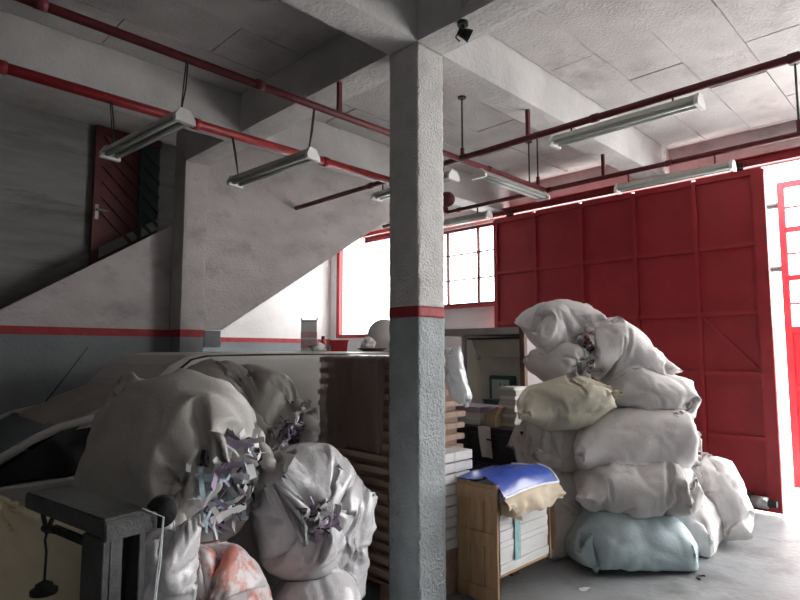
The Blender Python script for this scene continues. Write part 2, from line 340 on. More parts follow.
# sliding gate of 25 framed sheet panels
g = root('door_1', (6.96, 3.24, 0), 'big red steel sliding gate of square framed panels', 'gate', kind='structure')
GY = [4.98, 4.284, 3.588, 2.892, 2.196, 1.50]; GZ = [.03, .75, 1.42, 2.07, 2.80, 3.585]
for i in range(5):
    for j in range(5):
        mb = MB(); y0, y1 = GY[i+1], GY[i]; z0, z1 = GZ[j], GZ[j+1]
        n = 6; bow = rng.uniform(-.012, .012); rings = []
        vs = []; fs = []
        for a in range(n + 1):
            for b in range(n + 1):
                u, v = a / n, b / n
                vs.append((6.965 + bow * 16 * u * (1-u) * v * (1-v) + .004 * noise.noise(Vector((i * 3 + u * 2, j * 3 + v * 2, 1))), y0 + (y1 - y0) * u, z0 + (z1 - z0) * v))
        for a in range(n):
            for b in range(n): fs.append((a*(n+1)+b, (a+1)*(n+1)+b, (a+1)*(n+1)+b+1, a*(n+1)+b+1))
        nb = len(vs); vs += [(6.985, y, z) for (_, y, z) in vs]; fs += [[nb + q for q in f][::-1] for f in fs]
        mb.add(vs, fs).build('sheet_panel', M['gate'], g, True)
for i, y in enumerate(GY):
    wd = .035 if i in (0,) else .06 if i == 5 else .022
    c = y + wd if i == 5 else y - wd if i == 0 else y
    MB().box((6.925, c - wd, .03), (6.99, c + wd, 3.585)).build('stile', M['gate2'], g, bevel=.004)
for j, z in enumerate(GZ):
    for i in range(5):
        MB().box((6.93, GY[i+1] + .024, z - .022 + (.022 if j == 0 else -.02 if j == 5 else 0)), (6.988, GY[i] - .024, z + .022 + (.022 if j == 0 else 0))).build('rail', M['gate2'], g)
def brace(y0, z0, y1, z1):
    a = Vector((6.945, y0, z0)); b = Vector((6.945, y1, z1)); d = (b - a).normalized(); nrm = Vector((1, 0, 0)).cross(d) * .012
    MB().prism([a - nrm, b - nrm, b + nrm, a + nrm], (.018, 0, 0)).build('brace', M['gate2'], g)
brace(2.17, 2.04, 1.64, 1.46)
mo = MB().tube([(6.86, 1.75, .13), (6.86, 1.61, .13)], .06, 16).build('roller', M['steel'], g, True)
MB().tube([(6.86, 1.61, .13), (6.86, 1.53, .13)], .035, 12).build('axle', M['dark'], mo)
MB().box((6.83, 1.75, .04), (6.93, 1.87, .20)).build('roller_bracket', M['dark'], g)
# hanging track
tk = root('trim_5', (6.95, 3, 3.7), 'red steel track above the sliding gate and window', 'gate track', kind='structure')
MB().box((6.93, -2.2, 3.635), (6.99, 7.9, 3.645)).build('flange', M['gate2'], tk)
MB().box((6.975, -2.2, 3.645), (6.99, 7.9, 3.73)).build('web', M['gate2'], tk)
MB().box((6.93, -2.2, 3.73), (7.0, 7.9, 3.742)).build('top_flange', M['gate2'], tk)
for y in (-1.5, 0, 1.5, 3, 4.5, 6, 7.5): MB().box((6.99, y - .03, 3.67), (XW, y + .03, 3.73)).build('track_bracket', M['gate2'], tk)
for y in (1.75, 4.7): MB().box((6.945, y - .06, 3.585), (6.972, y + .06, 3.7)).build('hanger', M['dark'], g)
# barred leaf outside
g2 = root('door_2', (8.69, 1.0, -.02), 'red barred gate leaf standing in the daylight outside', 'gate', kind='structure')
for y in (1.70, .5): MB().box((8.66, y - .04, -.02), (8.72, y + .04, 3.84)).build('post', M['gate2'], g2)
for z, h in ((3.80, .04), (3.21, .035), (2.59, .035), (1.93, .04), (1.2, .03), (.06, .04)): MB().box((8.665, .54, z - h), (8.715, 1.66, z + h)).build('rail', M['gate2'], g2)
for z in (3.5, 2.9, 2.26): MB().box((8.68, .54, z - .012), (8.7, 1.66, z + .012)).build('bar', M['gate2'], g2)
MB().box((8.68, .54, .1), (8.70, 1.66, 1.17)).build('sheet_panel', M['gate'], g2)
MB().box((8.68, .54, 1.23), (8.70, 1.66, 1.89)).build('sheet_panel', M['gate'], g2)
for z in (3.55, 2.72): MB().tube([(8.69, 1.74, z), (8.69, 1.86, z)], .04, 10).build('hinge', M['dark'], g2)

# iron door in the stair wall
dr = root('door_3', (2.3, 6.6, 2.5), 'dark red iron door with diagonal slats on the stairs', 'door', kind='structure')
MB().box((1.955, 6.57, 2.55), (2.03, 6.63, SL - .01)).build('door_post', M['doorleaf'], dr)
MB().box((2.03, 6.58, SL - .09), (2.66, 6.63, SL - .01)).build('door_rail', M['doorleaf'], dr)
MB().box((2.43, 6.585, 2.75), (2.47, 6.63, SL - .09)).build('door_post', M['doorback'], dr)
MB().box((2.03, 6.622, 2.6), (2.43, 6.63, SL - .09)).build('door_sheet', M['doorleaf'], dr)
MB().box((2.47, 6.622, 2.8), (2.66, 6.63, SL - .09)).build('door_sheet', M['doorback'], dr)
for k in range(11):
    z = 4.35 - k * .17
    for xa, xb, za in ((2.03, 2.43, 0), (2.47, 2.66, -.42)):
        a = Vector((xa, 6.6, min(z + za, 9))); b = Vector((xb, 6.6, z + za - (xb - xa) * .95))
        if a.z > SL - .1:
            t = (a.z - (SL - .1)) / (a.z - b.z); a = a.lerp(b, t) if t < 1 else b
        if b.z < 2.75 or (a - b).length < .08: continue
        MB().prism([a, b, b + Vector((0, 0, .05)), a + Vector((0, 0, .05))], (0, .02, 0)).build('slat', M['doorleaf' if xa < 2.2 else 'doorback'], dr)
hd = MB().box((1.975, 6.562, 3.06), (2.01, 6.572, 3.22)).build('lock_plate', M['steel'], dr)
MB().tube([(1.99, 6.565, 3.16), (1.99, 6.53, 3.16), (2.10, 6.53, 3.155)], .010, 8).build('door_handle', M['steel'], hd)
# vertical red pipe in the far corner

# ------------------------------------------------------------------ pipes, lamps, ceiling fittings
PZ = 3.46
def pipe(name, pts, r, m, label, stubs=(), rods=()):
    rt_ = root(name, pts[0], label, 'pipe')
    MB().tube(pts, r, 12).build('pipe_run', m, rt_, True)
    a = Vector(pts[0]); b = Vector(pts[-1])
    for q in stubs:
        p, zt_ = Vector(q[:3]), q[3]
        MB().box((p.x - .015, p.y - .015, p.z), (p.x + .015, p.y + .015, zt_)).build('hanger', m, rt_)
    for q in rods:
        p, zt_ = Vector(q[:3]), q[3]
        rd = MB().tube([(p.x, p.y, p.z), (p.x, p.y, zt_)], .009, 8).build('hanger_rod', M['dark'], rt_)
        MB().tube([(p.x, p.y, zt_ - .03), (p.x, p.y, zt_)], .04, 10).build('ceiling_flange', M['dark'], rd)
        MB().tube([(p.x, p.y, p.z + r), (p.x, p.y, p.z + .12)], .02, 8).build('clamp', m, rd)
    d = (b - a).normalized(); n_ = int((b - a).length / 1.3)
    for i in range(1, n_ + 1):
        c = a + d * (i * 1.3 - .4)
        MB().tube([c - d * .03, c + d * .03], r * 1.22, 12).build('coupling', m, rt_, True)
    return rt_
pipe('sprinkler_pipe', [(-1.5, 3.36, PZ), (2.6, 3.36, PZ), (5.65, 3.34, PZ)], .027, M['pipe_dark'], 'slim dark red ceiling pipe passing just behind the column top', [(2.70, 3.36, PZ, BB + .01)], [(4.2, 3.36, PZ, SL), (5.5, 3.34, PZ, SL)])
pipe('sprinkler_pipe', [(-1.5, 4.29, PZ), (4.13, 4.31, PZ)], .037, M['pipe'], 'thicker bright red ceiling pipe running beneath the back beam', [], [])
pipe('sprinkler_pipe', [(4.14, -1.5, PZ), (4.14, 6.0, PZ)], .027, M['pipe_dark'], 'red ceiling pipe carrying the nearest lamp right of the column', [(4.14, 2.6, PZ, BB + .01)], [(4.14, .3, PZ, SL)])
pipe('sprinkler_pipe', [(5.66, -1.5, PZ), (5.66, 6.0, PZ)], .025, M['pipe_dark'], 'red ceiling pipe nearest to and parallel with the sliding gate', [(5.66, 2.66, PZ, BB + .01)], [(5.66, .95, PZ, SL), (5.66, 3.55, PZ, SL)])

def lamp(a, b, label, wires=(), straps=(), wd=.11):
    """double-tube fluorescent batten from a to b (ends of its top)"""
    a = Vector(a); b = Vector(b); d = (b - a).normalized(); L_ = (b - a).length
    y = Vector((0, 0, 1)).cross(d).normalized(); u = d.cross(y)
    rt_ = root('fluorescent_lamp', (a + b) / 2, label, 'lamp', 'fluorescent lamps hung from the ceiling pipes')
    def prof(pts, s0, s1): return [[a + d * s0 + y * p + u * q for p, q in pts], [a + d * s1 + y * p + u * q for p, q in pts]]
    h = wd / 2
    MB().loft(prof([(-.03, .0), (.03, .0), (h * 1.25, -.05), (h * 1.25, -.062), (.025, -.035), (-.025, -.035), (-h * 1.25, -.062), (-h * 1.25, -.05)], 0, L_)).build('reflector', M['lamp'], rt_)
    for s in (-1, 1):
        MB().tube([a + d * .03 + y * s * .035 - u * .062, b - d * .03 + y * s * .035 - u * .062], .015, 10).build('tube', M['tube'], rt_, True)
    for e, s in ((a, 1), (b, -1)):
        MB().loft([[e + d * (t * s) + y * p + u * q for p, q in ((-h * 1.3, -.085), (h * 1.3, -.085), (h * 1.3, -.05), (.035, .005), (-.035, .005), (-h * 1.3, -.05))] for t in (-.006, .022)]).build('end_cap', M['white_plastic'], rt_)
    for p, q in wires:
        p = Vector(p); q = Vector(q); m_ = (p + q) / 2 + Vector((.012, .008, 0))
        MB().tube([p, m_, q], .005, 6).build('hanging_wire', M['wire'], rt_)
        MB().tube([p + y * .012, m_ + Vector((-.02, -.012, 0)), q], .004, 6).build('hanging_wire', M['wire'], rt_)
    for p, q in straps: MB().tube([p, q], .008, 8).build('hanging_strap', M['pipe_dark'], rt_)
    return rt_
lamp((1.505, 3.39, 3.145), (1.335, 4.20, 3.065), 'twin-tube fluorescent lamp hanging on wires in front of the iron stair door', [((1.50, 3.36, PZ - .025), (1.497, 3.43, 3.14)), ((1.36, 4.27, PZ - .035), (1.345, 4.15, 3.07))])
lamp((2.48, 3.39, 3.145), (2.29, 4.20, 3.065), 'twin-tube fluorescent lamp hanging on wires just left of the column', [((2.47, 3.36, PZ - .025), (2.472, 3.43, 3.14)), ((2.31, 4.27, PZ - .035), (2.30, 4.15, 3.07))])
lamp((4.14, 1.24, 3.40), (4.14, 2.36, 3.40), 'fluorescent lamp on the nearer pipe high above the sacks', straps=[((4.14, 1.42, PZ - .02), (4.14, 1.42, 3.40)), ((4.14, 2.2, PZ - .02), (4.14, 2.2, 3.40))], wd=.12)
lamp((5.66, 1.45, 3.35), (5.66, 2.52, 3.35), 'slim fluorescent lamp directly in front of the gate top', straps=[((5.66, 1.6, PZ - .02), (5.66, 1.6, 3.35)), ((5.66, 2.4, PZ - .02), (5.66, 2.4, 3.35))], wd=.1)
lamp((4.42, 3.34, 3.42), (5.6, 3.34, 3.42), 'fluorescent lamp under the short pipe right of the column', straps=[((4.55, 3.34, PZ - .02), (4.55, 3.34, 3.42)), ((5.45, 3.34, PZ - .02), (5.45, 3.34, 3.42))], wd=.13)
lamp((5.66, 4.12, 3.36), (5.66, 5.25, 3.36), 'fluorescent lamp above the bright window beside the column', straps=[((5.66, 4.3, PZ - .02), (5.66, 4.3, 3.36)), ((5.66, 5.1, PZ - .02), (5.66, 5.1, 3.36))], wd=.1)
lamp((4.14, 3.42, 3.36), (4.14, 4.5, 3.36), 'fluorescent lamp mostly hidden behind the column shaft', straps=[((4.14, 3.55, PZ - .02), (4.14, 3.55, 3.36)), ((4.14, 4.4, PZ - .02), (4.14, 4.4, 3.36))], wd=.12)
# black spot lamp on the beam
c = at(463, 30, Z=3.66)
r0 = root('spotlight', (c.x, c.y, BB), 'small black spotlight on the beam beside the column top', 'spotlight')
MB().tube([(c.x, c.y, BB + .006), (c.x, c.y, BB - .02)], .035, 14).build('ceiling_plate', M['dark'], r0)
MB().tube([(c.x, c.y, BB - .015), (c.x, c.y, BB - .05), (c.x + .015, c.y - .015, BB - .07)], .010, 8).build('bracket', M['dark'], r0)
MB().tube([(c.x - .025, c.y + .02, BB - .06), (c.x + .01, c.y - .01, BB - .075), (c.x + .035, c.y - .03, BB - .09)], [.022, .034, .042], 14).build('lamp_head', M['dark'], r0, True)
MB().tube([(c.x - .02, c.y + .02, BB - .06), (c.x - .035, c.y + .03, BB - .10), (c.x - .015, c.y + .015, BB - .125)], .005, 6).build('cable', M['wire'], r0)
# red bell behind the column
c = at(449, 199, X=5.6)
r0 = root('alarm_bell', c, 'round red alarm bell high behind the column', 'bell')
MB().tube([c + Vector((0, .05, 0)), c + Vector((0, .03, 0)), c + Vector((0, -.01, 0)), c + Vector((0, -.05, 0)), c + Vector((0, -.06, 0))], [.10, .10, .095, .06, .02], 20).build('gong', M['pipe_dark'], r0, True)
MB().box((c.x - .04, c.y + .05, 3.43), (5.64, c.y + .12, c.z + .05)).build('back_box', M['pipe_dark'], r0)

# ------------------------------------------------------------------ small van against the stair wall
V0, V1 = 4.2, 5.55
vr = root('van', (2.0, 4.87, 0), 'small pale grey panel van with raised cargo box, parked by the stair wall', 'van')
def xz_loft(mb, prof, y0, y1, rad, cx, cz):
    st_ = [(0, 1), (.03, .55), (.3, .12), (1, 0)]
    rings = []
    seq = [(y0 + t * rad, k) for t, k in st_] + [(y1 - t * rad, k) for t, k in st_[::-1]]
    for y, k in seq:
        rings.append([Vector((x + (cx - x) / max(abs(cx - x), 1e-6) * min(rad * k * .6, abs(cx - x) * .5), y, z + (cz - z) / max(abs(cz - z), 1e-6) * min(rad * k * .6, abs(cz - z) * .5))) for x, z in prof])
    return mb.loft(rings)
box_prof = [(1.55, .35), (1.55, 1.17), (1.60, 1.30), (1.70, 1.44), (1.82, 1.555), (1.96, 1.625), (2.12, 1.645), (3.2, 1.655), (4.70, 1.64), (4.81, 1.60), (4.86, 1.5), (4.88, 1.0), (4.88, .35)]
o = xz_loft(MB(), box_prof, V0, V1, .10, 3.0, .9).build('cargo_box', M['van'], vr); 
cabp = [(-.75, .3), (-.78, .5), (-.74, .68), (-.6, .76), (.1, .82), (.55, .84), (1.56, .86), (1.56, .3)]
xz_loft(MB(), cabp, V0 - .02, V1 + .02, .07, .4, .5).build('cab_body', M['van'], vr)
# cab roof, browner and duller than the body paint
roofp = [(1.10, 1.165), (1.14, 1.195), (1.35, 1.30), (1.62, 1.40), (1.62, 1.30), (1.14, 1.165)]
MB().loft([[Vector((x, y, z - dz)) for x, z in roofp] for y, dz in ((V0 + .06, .10), (V0 + .10, .045), (V0 + .3, 0), (V1 - .3, 0), (V1 - .10, .045), (V1 - .06, .10))]).build('cab_roof', M['vanroof'], vr)
MB().add([(.56, V0 + .02, .84), (1.12, V0 + .08, 1.175), (1.12, V1 - .08, 1.175), (.56, V1 - .02, .84), (.60, V0 + .02, .83), (1.15, V0 + .08, 1.165), (1.15, V1 - .08, 1.165), (.60, V1 - .02, .83)],
         [(0, 1, 2, 3), (4, 5, 6, 7), (0, 1, 5, 4), (1, 2, 6, 5), (2, 3, 7, 6), (3, 0, 4, 7)]).build('windscreen', M['glass'], vr)
for s, yb, yt in ((1, V0 + .0, V0 + .065), (-1, V1, V1 - .065)):
    MB().prism([(.68, yb, .86), (1.18, yt, 1.16), (1.55, yt, 1.19), (1.55, yb, .86)], (0, .02 * s, 0)).build('side_window', M['glass'], vr)
    MB().tube([(.42, yb + .01 * s, .80), (.62, yb + .01 * s, .885), (.80, yb + .02 * s, 1.0), (.98, yb + .04 * s, 1.10), (1.14, yt, 1.165), (1.35, yt, 1.205), (1.6, yt, 1.22)], .028, 8).build('window_frame', M['van'], vr, True)
sy = V0 - .004
MB().tube([(1.66, sy, 1.1), (1.70, sy, 1.25), (1.77, sy, 1.36), (1.86, sy + .002, 1.50), (1.98, sy + .012, 1.59), (2.1, sy + .016, 1.618), (2.6, sy + .016, 1.627), (4.75, sy + .016, 1.62)], .009, 6).build('door_seal', M['rubber'], vr)
MB().tube([(1.26, 5.2, 1.24), (1.41, 5.2, 1.46), (1.56, 5.2, 1.69)], [.006, .004, .003], 6).build('aerial', M['dark'], vr)
for x in (-.1, 4.0):
    for y, s in ((V0, 1), (V1, -1)):
        wh = MB().tube([(x, y - .01 * s, .29), (x, y + .16 * s, .29)], .29, 24).build('wheel', M['rubber'], vr, True)
        MB().tube([(x, y - .02 * s, .29), (x, y + .02 * s, .29)], .17, 20).build('hubcap', M['steel'], wh)
MB().box((1.58, V0 + .02, .28), (4.86, V1 - .02, .37)).build('underbody', M['dark'], vr)

# things on the van roof
ZR = 1.66
def roofpt(px, Y): p = at(px, 347, Y=Y); return Vector((p.x, Y, ZR - .004))
c = roofpt(309, 4.85)
r0 = root('metal_tin', c, 'tall silver tin with pink print standing on the van roof', 'tin')
q = Matrix.Rotation(R(-40), 4, 'Z'); T = Matrix.Translation(c)
MB().box((-.08, -.05, 0), (.08, .05, .31), T @ q).build('tin_body', M['tin'], r0, bevel=.008)
MB().box((-.0815, -.0515, .03), (.0815, .0515, .12), T @ q).build('printed_label', M['tinprint'], r0)
MB().box((-.0812, -.0512, .14), (.0812, .0512, .20), T @ q).build('printed_stripe', M['tinprint'], r0)
MB().box((-.083, -.053, .302), (.083, .053, .318), T @ q).build('lid', M['steel'], r0)
for s in (-1, 1): MB().tube([T @ q @ Vector((.07 * s, 0, .31)), T @ q @ Vector((.085 * s, 0, .34))], .006, 6).build('handle_lug', M['dark'], r0)
c = roofpt(339, 4.75)
r0 = root('plastic_crate', c, 'small red plastic tub on the van roof', 'tub')
T = Matrix.Translation(c)
ring = lambda k, z: [T @ q @ Vector((sx * .095 * k, sy_ * .065 * k, z)) for sx, sy_ in ((-1, -1), (1, -1), (1, 1), (-1, 1))]
MB().loft([ring(.88, 0), ring(1, .115), ring(.93, .115), ring(.82, .01)]).build('tub_body', M['redplastic'], r0)
MB().loft([ring(1.07, .102), ring(1.07, .118), ring(.94, .118), ring(.94, .102), ring(1.07, .102)], False).build('rim', M['redplastic'], r0)
def blob(name, c, dims, seed, m, label=None, cat=None, parent=None, amp=.3, n=20):
    vs = []; fs = []; nv = n * 2
    for i in range(n + 1):
        u = -math.pi/2 + math.pi * i / n
        for k in range(nv):
            v = 2 * math.pi * k / nv
            p = Vector((math.cos(u) * math.cos(v), math.cos(u) * math.sin(v), math.sin(u)))
            e = 1 + amp * (noise.noise(p * 1.6 + Vector((seed, 0, 0))) * 1.1 + .5 * (abs(noise.noise(p * 4 + Vector((0, seed, 0)))) - .2))
            z = max(p.z * e * dims[2], -dims[2] * .72)
            vs.append(Vector((p.x * e * dims[0], p.y * e * dims[1], z + dims[2] * .72)) + Vector(c))
    for i in range(n):
        for k in range(nv): fs.append((i*nv+k, i*nv+(k+1) % nv, (i+1)*nv+(k+1) % nv, (i+1)*nv+k))
    o = MB().add(vs, fs).build(name, m, parent, True, org=None if parent else c)
    return tag(o, label, cat) if label else o
blob('crumpled_cloth', roofpt(322, 4.6) + Vector((-.07, -.02, 0)), (.09, .06, .05), 3, M['sack2'], 'crumpled pale cloth at the foot of the silver tin', 'cloth')
r0 = root('red_bottle', roofpt(323, 5.0), 'small red bottle between the silver tin and red tub', 'bottle')
c = roofpt(323, 5.0)
MB().tube([c, c + Vector((0, 0, .09)), c + Vector((0, 0, .12)), c + Vector((0, 0, .135))], [.035, .035, .018, .016], 12).build('bottle_body', M['redplastic'], r0, True)
MB().tube([c + Vector((0, 0, .13)), c + Vector((0, 0, .165))], .019, 10).build('cap', M['pipe_dark'], r0)
c = roofpt(373, 4.62)
r0 = root('shallow_pan', c, 'shallow dark-rimmed pan lying on the van roof beside the column', 'pan')
MB().tube([c, c + Vector((0, 0, .012)), c + Vector((0, 0, .03)), c + Vector((0, 0, .034))], [.11, .12, .17, .17], 28).build('pan_body', M['brownwood'], r0, True)
MB().tube([c + Vector((0, 0, .034)), c + Vector((0, 0, .037))], .165, 28).build('pan_lining', M['white_plastic'], r0)
blob('crumpled_cloth', c + Vector((-.05, .02, .037)), (.075, .06, .065), 8, M['sack'], 'crumpled white cloth lying in the shallow pan', 'cloth', amp=.5)
c = roofpt(384, 4.9)
r0 = root('round_basin', c, 'round white basin leaning on edge on the van roof behind the column', 'basin')
ax = Vector((-S2, -S2, .25)).normalized(); cc = c + Vector((0, 0, .178))
MB().tube([cc, cc + ax * .01, cc + ax * .05, cc + ax * .055], [.12, .15, .19, .19], 32).build('basin_body', M['white_plastic'], r0, True)
MB().tube([cc + ax * .05, cc + ax * .062], .198, 32, False).build('rim', M['dark'], r0, True)

ORD = 'topmost,second,third,fourth,fifth,sixth,seventh,eighth,ninth,tenth,eleventh,twelfth,thirteenth,fourteenth,fifteenth,sixteenth,seventeenth,lowest'.split(',')
# ------------------------------------------------------------------ stack of trays behind the column
SX, SY, SS = 2.74, 2.83, .80
ntray = 18; th = .083
trm = None
for i in range(ntray):
    z = .12 + i * th; jx = rng.uniform(-.01, .01); jy = rng.uniform(-.01, .01)
    r0 = root('wooden_tray', (SX + SS/2, SY + SS/2, z), ORD[ntray - 1 - i] + ' wooden tray from the top of the wrapped stack behind the column', 'tray', 'wooden trays stacked behind the column')
    pale = i % 2 == 1
    x0, x1, y0, y1 = SX + jx, SX + SS + jx, SY + jy, SY + SS + jy
    MB().box((x0 + .05, y0 + .05, z), (x1 - .05, y1 - .05, z + .042)).build('tray_base', M['tray'], r0)
    MB().box((x0, y0 + .01, z + .042), (x1, y1, z + th - .001)).build('tray_top', M['tray2'], r0, bevel=.004)
pl = root('pallet', (SX + .4, SY + .4, 0), 'low wooden pallet under the stack of trays', 'pallet')
for y in (SY + .02, SY + .35, SY + .68): MB().box((SX + .02, y, 0), (SX + .78, y + .1, .095)).build('bearer', M['tray'], pl)
for k in range(5): MB().box((SX + .02 + k * .155, SY + .02, .095), (SX + .02 + k * .155 + .13, SY + .78, .118)).build('board', M['tray'], pl)
# plastic sheet over the stack, evenly tinted brown and partly see-through
TZ = .12 + ntray * th
vs = []; fs = []; nu, nv_ = 30, 44
Ls = [.55, .36]       # run over the top, then down the side
for i in range(nv_ + 1):
    t = i / nv_ * (.55 + .66)
    for k in range(nu + 1):
        u = k / nu; y = SY + .03 + u * (SS - .10)
        wv = .022 * noise.noise(Vector((u * 9, t * 1.2, 0))) + .010 * noise.noise(Vector((u * 22, t * 3, 4)))
        if t < .55: p = (SX + .55 - t, y, TZ + .006 + abs(wv) * .6)
        else:
            dn = t - .55; low = .03 * math.sin(u * 5) 
            p = (SX - .014 - .02 - wv * 1.1 - .004 * math.sin(dn * 20), y, TZ + .006 - dn * (1 - low))
        vs.append(p)
for i in range(nv_):
    for k in range(nu): fs.append((i*(nu+1)+k, i*(nu+1)+k+1, (i+1)*(nu+1)+k+1, (i+1)*(nu+1)+k))
tag(MB().add(vs, fs).build('plastic_sheet', M['wrap'], None, True, org=(SX, SY + .4, TZ)), 'brownish see-through plastic sheet draped over the left side of the tray stack', 'plastic sheet')
# clear bag on the right of the stack and white paper bundles
for i in range(9):
    z = .30 + i * .073
    ox = .0 if i > 6 else .03 + .02 * (i % 2)
    r0 = root('paper_bundle', (3.3, 2.73, z), (ORD[8 - i] if i else 'lowest') + ' white paper bundle from the top, stacked between column and wooden crate', 'paper bundle', 'paper bundles right of the column')
    MB().box((3.02, 2.655, z), (3.40 - ox, 2.815, z + .062)).build('sheets', M['paper'], r0, bevel=.003)
    MB().box((3.2, 2.652, z - .001), (3.23, 2.818, z + .064)).build('band', M['paper'], r0)
pb = root('wooden_plinth', (3.3, 2.73, 0), 'rough brown wooden block under the paper bundles', 'block')
MB().box((3.02, 2.655, .0), (3.36, 2.815, .28)).build('block_body', M['tray'], pb, bevel=.006)
MB().box((3.0, 2.652, .28), (3.38, 2.818, .298)).build('block_board', M['tray'], pb)

# ------------------------------------------------------------------ wooden crate with blue film
KX0, KX1, KY0, KY1, KZ = 3.21, 3.86, 2.30, 2.645, .775
kr = root('wooden_crate', (3.55, 2.47, 0), 'open pine crate full of paper with blue film over its top', 'crate')
ep = [(KY0, KY0 + .115), (KY0 + .118, KY0 + .232), (KY0 + .235, KY1)]
for a, b in ep:
    MB().box((KX0, a, 0), (KX0 + .018, b, KZ - rng.random() * .01)).build('end_board', M['wood'], kr, bevel=.003)
for z in (.02, .37, .66): MB().box((KX0 - .016, KY0 + .005, z), (KX0, KY1 - .005, z + .085)).build('cleat', M['wood'], kr, bevel=.003)
MB().box((KX0 - .017, KY0, 0), (KX0 + .018, KY0 + .03, KZ)).build('corner_post', M['wood'], kr, bevel=.003)
for a, b in ep: MB().box((KX1 - .018, a, .16), (KX1, b, .66)).build('end_board', M['card'], kr, bevel=.003)
MB().box((KX0 + .02, KY0 + .02, .17), (KX1 - .02, KY1, .195)).build('crate_floor', M['wood'], kr)
for x in (KX0 + .1, KX1 - .14): MB().box((x, KY1 - .1, 0), (x + .08, KY1, .17)).build('foot', M['brownwood'], kr)
z = .196; k = 0
while z < .70:
    h = .028 + rng.random() * .01
    MB().box((KX0 + .022 + rng.random() * .006, KY0 + .004 + rng.random() * .01, z), (KX1 - .024 - rng.random() * .008, KY1 - .01, z + h - .002)).build('paper_ream', M['paper'], kr)
    z += h; k += 1
MB().box((KX0 + .19, KY0 + .001, .25), (KX0 + .26, KY0 + .0035, .60)).build('printed_label', M['teal'], kr)
# film: curved over the top and down the front
vs = []; fs = []; nu, nv_ = 26, 24
for i in range(nv_ + 1):
    t = i / nv_
    for k in range(nu + 1):
        u = k / nu; x = KX0 + .0 + u * (KX1 - KX0 + .03)
        # path from rear edge to front lip
        s_ = t * .545
        if s_ < .24: y = KY1 + .005 - s_; zz = KZ + .035 - .03 * (1 - t) 
        else:
            a = min((s_ - .24) / .32, 1) * 1.15
            y = KY1 - .22 - .20 * math.sin(a); zz = KZ + .035 - .20 * (1 - math.cos(a))
        zz += .012 * noise.noise(Vector((u * 3, t * 3, 2))) + .03 * u * (1 - t) * 0 + .02 * math.sin(u * math.pi)
        vs.append((x, y, zz))
for i in range(nv_):
    for k in range(nu): fs.append((i*(nu+1)+k, i*(nu+1)+k+1, (i+1)*(nu+1)+k+1, (i+1)*(nu+1)+k))
fl = MB().add(vs, fs).build('blue_film', M['blue'], kr, True); tag(fl, 'glossy blue plastic film with white rim')
edge = [Vector(vs[nv_*(nu+1)+k]) for k in range(nu+1)]; side = [Vector(vs[i*(nu+1)+nu]) for i in range(nv_+1)]
MB().tube(edge, .009, 6).build('film_edge', M['white_edge'], fl); MB().tube(side, .009, 6).build('film_edge', M['white_edge'], fl)
# torn kraft paper hanging under the film
vs = []; fs = []; nu, nv_ = 24, 12
e0 = edge
for i in range(nv_ + 1):
    for k in range(nu + 1):
        u = k / nu; t = i / nv_; p = e0[min(int(u * (len(e0) - 1)), len(e0) - 1)]
        ln = .12 * (.75 + .45 * math.sin(u * 2.4 + .4) + .35 * noise.noise(Vector((u * 6, 3, 0)))) * (1 if u > .1 else .6)
        vs.append((p.x - .0 + .02 * (u - .5), p.y + .005 - .05 * math.sin(t * 2.2) + .02 * noise.noise(Vector((u * 7, t * 4, 5))), p.z - .006 - ln * t))
for i in range(nv_):
    for k in range(nu): fs.append((i*(nu+1)+k, i*(nu+1)+k+1, (i+1)*(nu+1)+k+1, (i+1)*(nu+1)+k))
tag(MB().add(vs, fs).build('torn_kraft_paper', M['kraft'], kr, True), 'crumpled torn kraft paper')
MB().prism([(KX1 + .012, KY0 - .02, .64), (KX1 + .012, KY0 + .05, .60), (KX1 + .03, KY0 + .03, .22), (KX1 + .035, KY0 - .0, .20), (KX1 + .02, KY0 - .03, .38)], (.012, .01, 0)).build('cardboard_strip', M['card'], kr)
MB().prism([(KX0 + .02, KY0 - .004, .655), (KX0 + .16, KY0 - .05, .60), (KX0 + .20, KY0 - .05, .52), (KX0 + .03, KY0 - .004, .58)], (0, -.008, 0)).build('cardboard_flap', M['card'], kr)

# ------------------------------------------------------------------ rack with machine behind the crate
QX, QY0, QY1 = 4.9, 3.19, 4.38
rk = root('open_rack', (5.2, 3.8, 0), 'grey open rack with dark post standing behind the sacks', 'rack')
MB().box((QX, QY0 - .02, 0), (QX + .05, QY0 + .035, 1.96)).build('post', M['brownwood'], rk)
MB().box((QX, QY1 - .05, 0), (QX + .05, QY1, 1.9)).build('post', M['grey_board'], rk)
MB().box((QX + .02, 3.93, 1.42), (QX + .06, 3.975, 1.84)).build('post', M['grey_board'], rk)
MB().box((QX - .01, QY0 + .036, 1.83), (QX + .55, QY1, 1.90)).build('top_board', M['grey_board'], rk, bevel=.005)
MB().box((QX + .06, QY0 - .015, .02), (QX + .55, QY0 + .02, 1.86)).build('side_panel', M['grey_board'], rk)
MB().box((QX + .53, QY0 + .03, .02), (QX + .56, QY1, 1.83)).build('back_panel', M['cream'], rk)
MB().box((QX + .02, QY0 + .04, 1.0), (QX + .53, QY1 - .05, 1.03)).build('shelf', M['brownwood'], rk)
r0 = root('cream_machine', (QX + .3, 3.55, 1.4), 'cream enamelled machine hood inside the rack', 'machine')
MB().prism([(QX + .10, QY0 + .06, 1.78), (QX + .22, QY0 + .06, 1.60), (QX + .50, QY0 + .06, 1.60), (QX + .50, QY0 + .06, 1.80)], (0, .66, 0)).build('hood', M['cream'], r0, bevel=.006)
MB().box((QX + .30, QY0 + .06, 1.10), (QX + .51, QY0 + .76, 1.59)).build('machine_body', M['cream'], r0)
MB().box((QX + .08, QY0 + .05, 1.785), (QX + .2, QY0 + .78, 1.80)).build('lid_edge', M['dark'], r0)
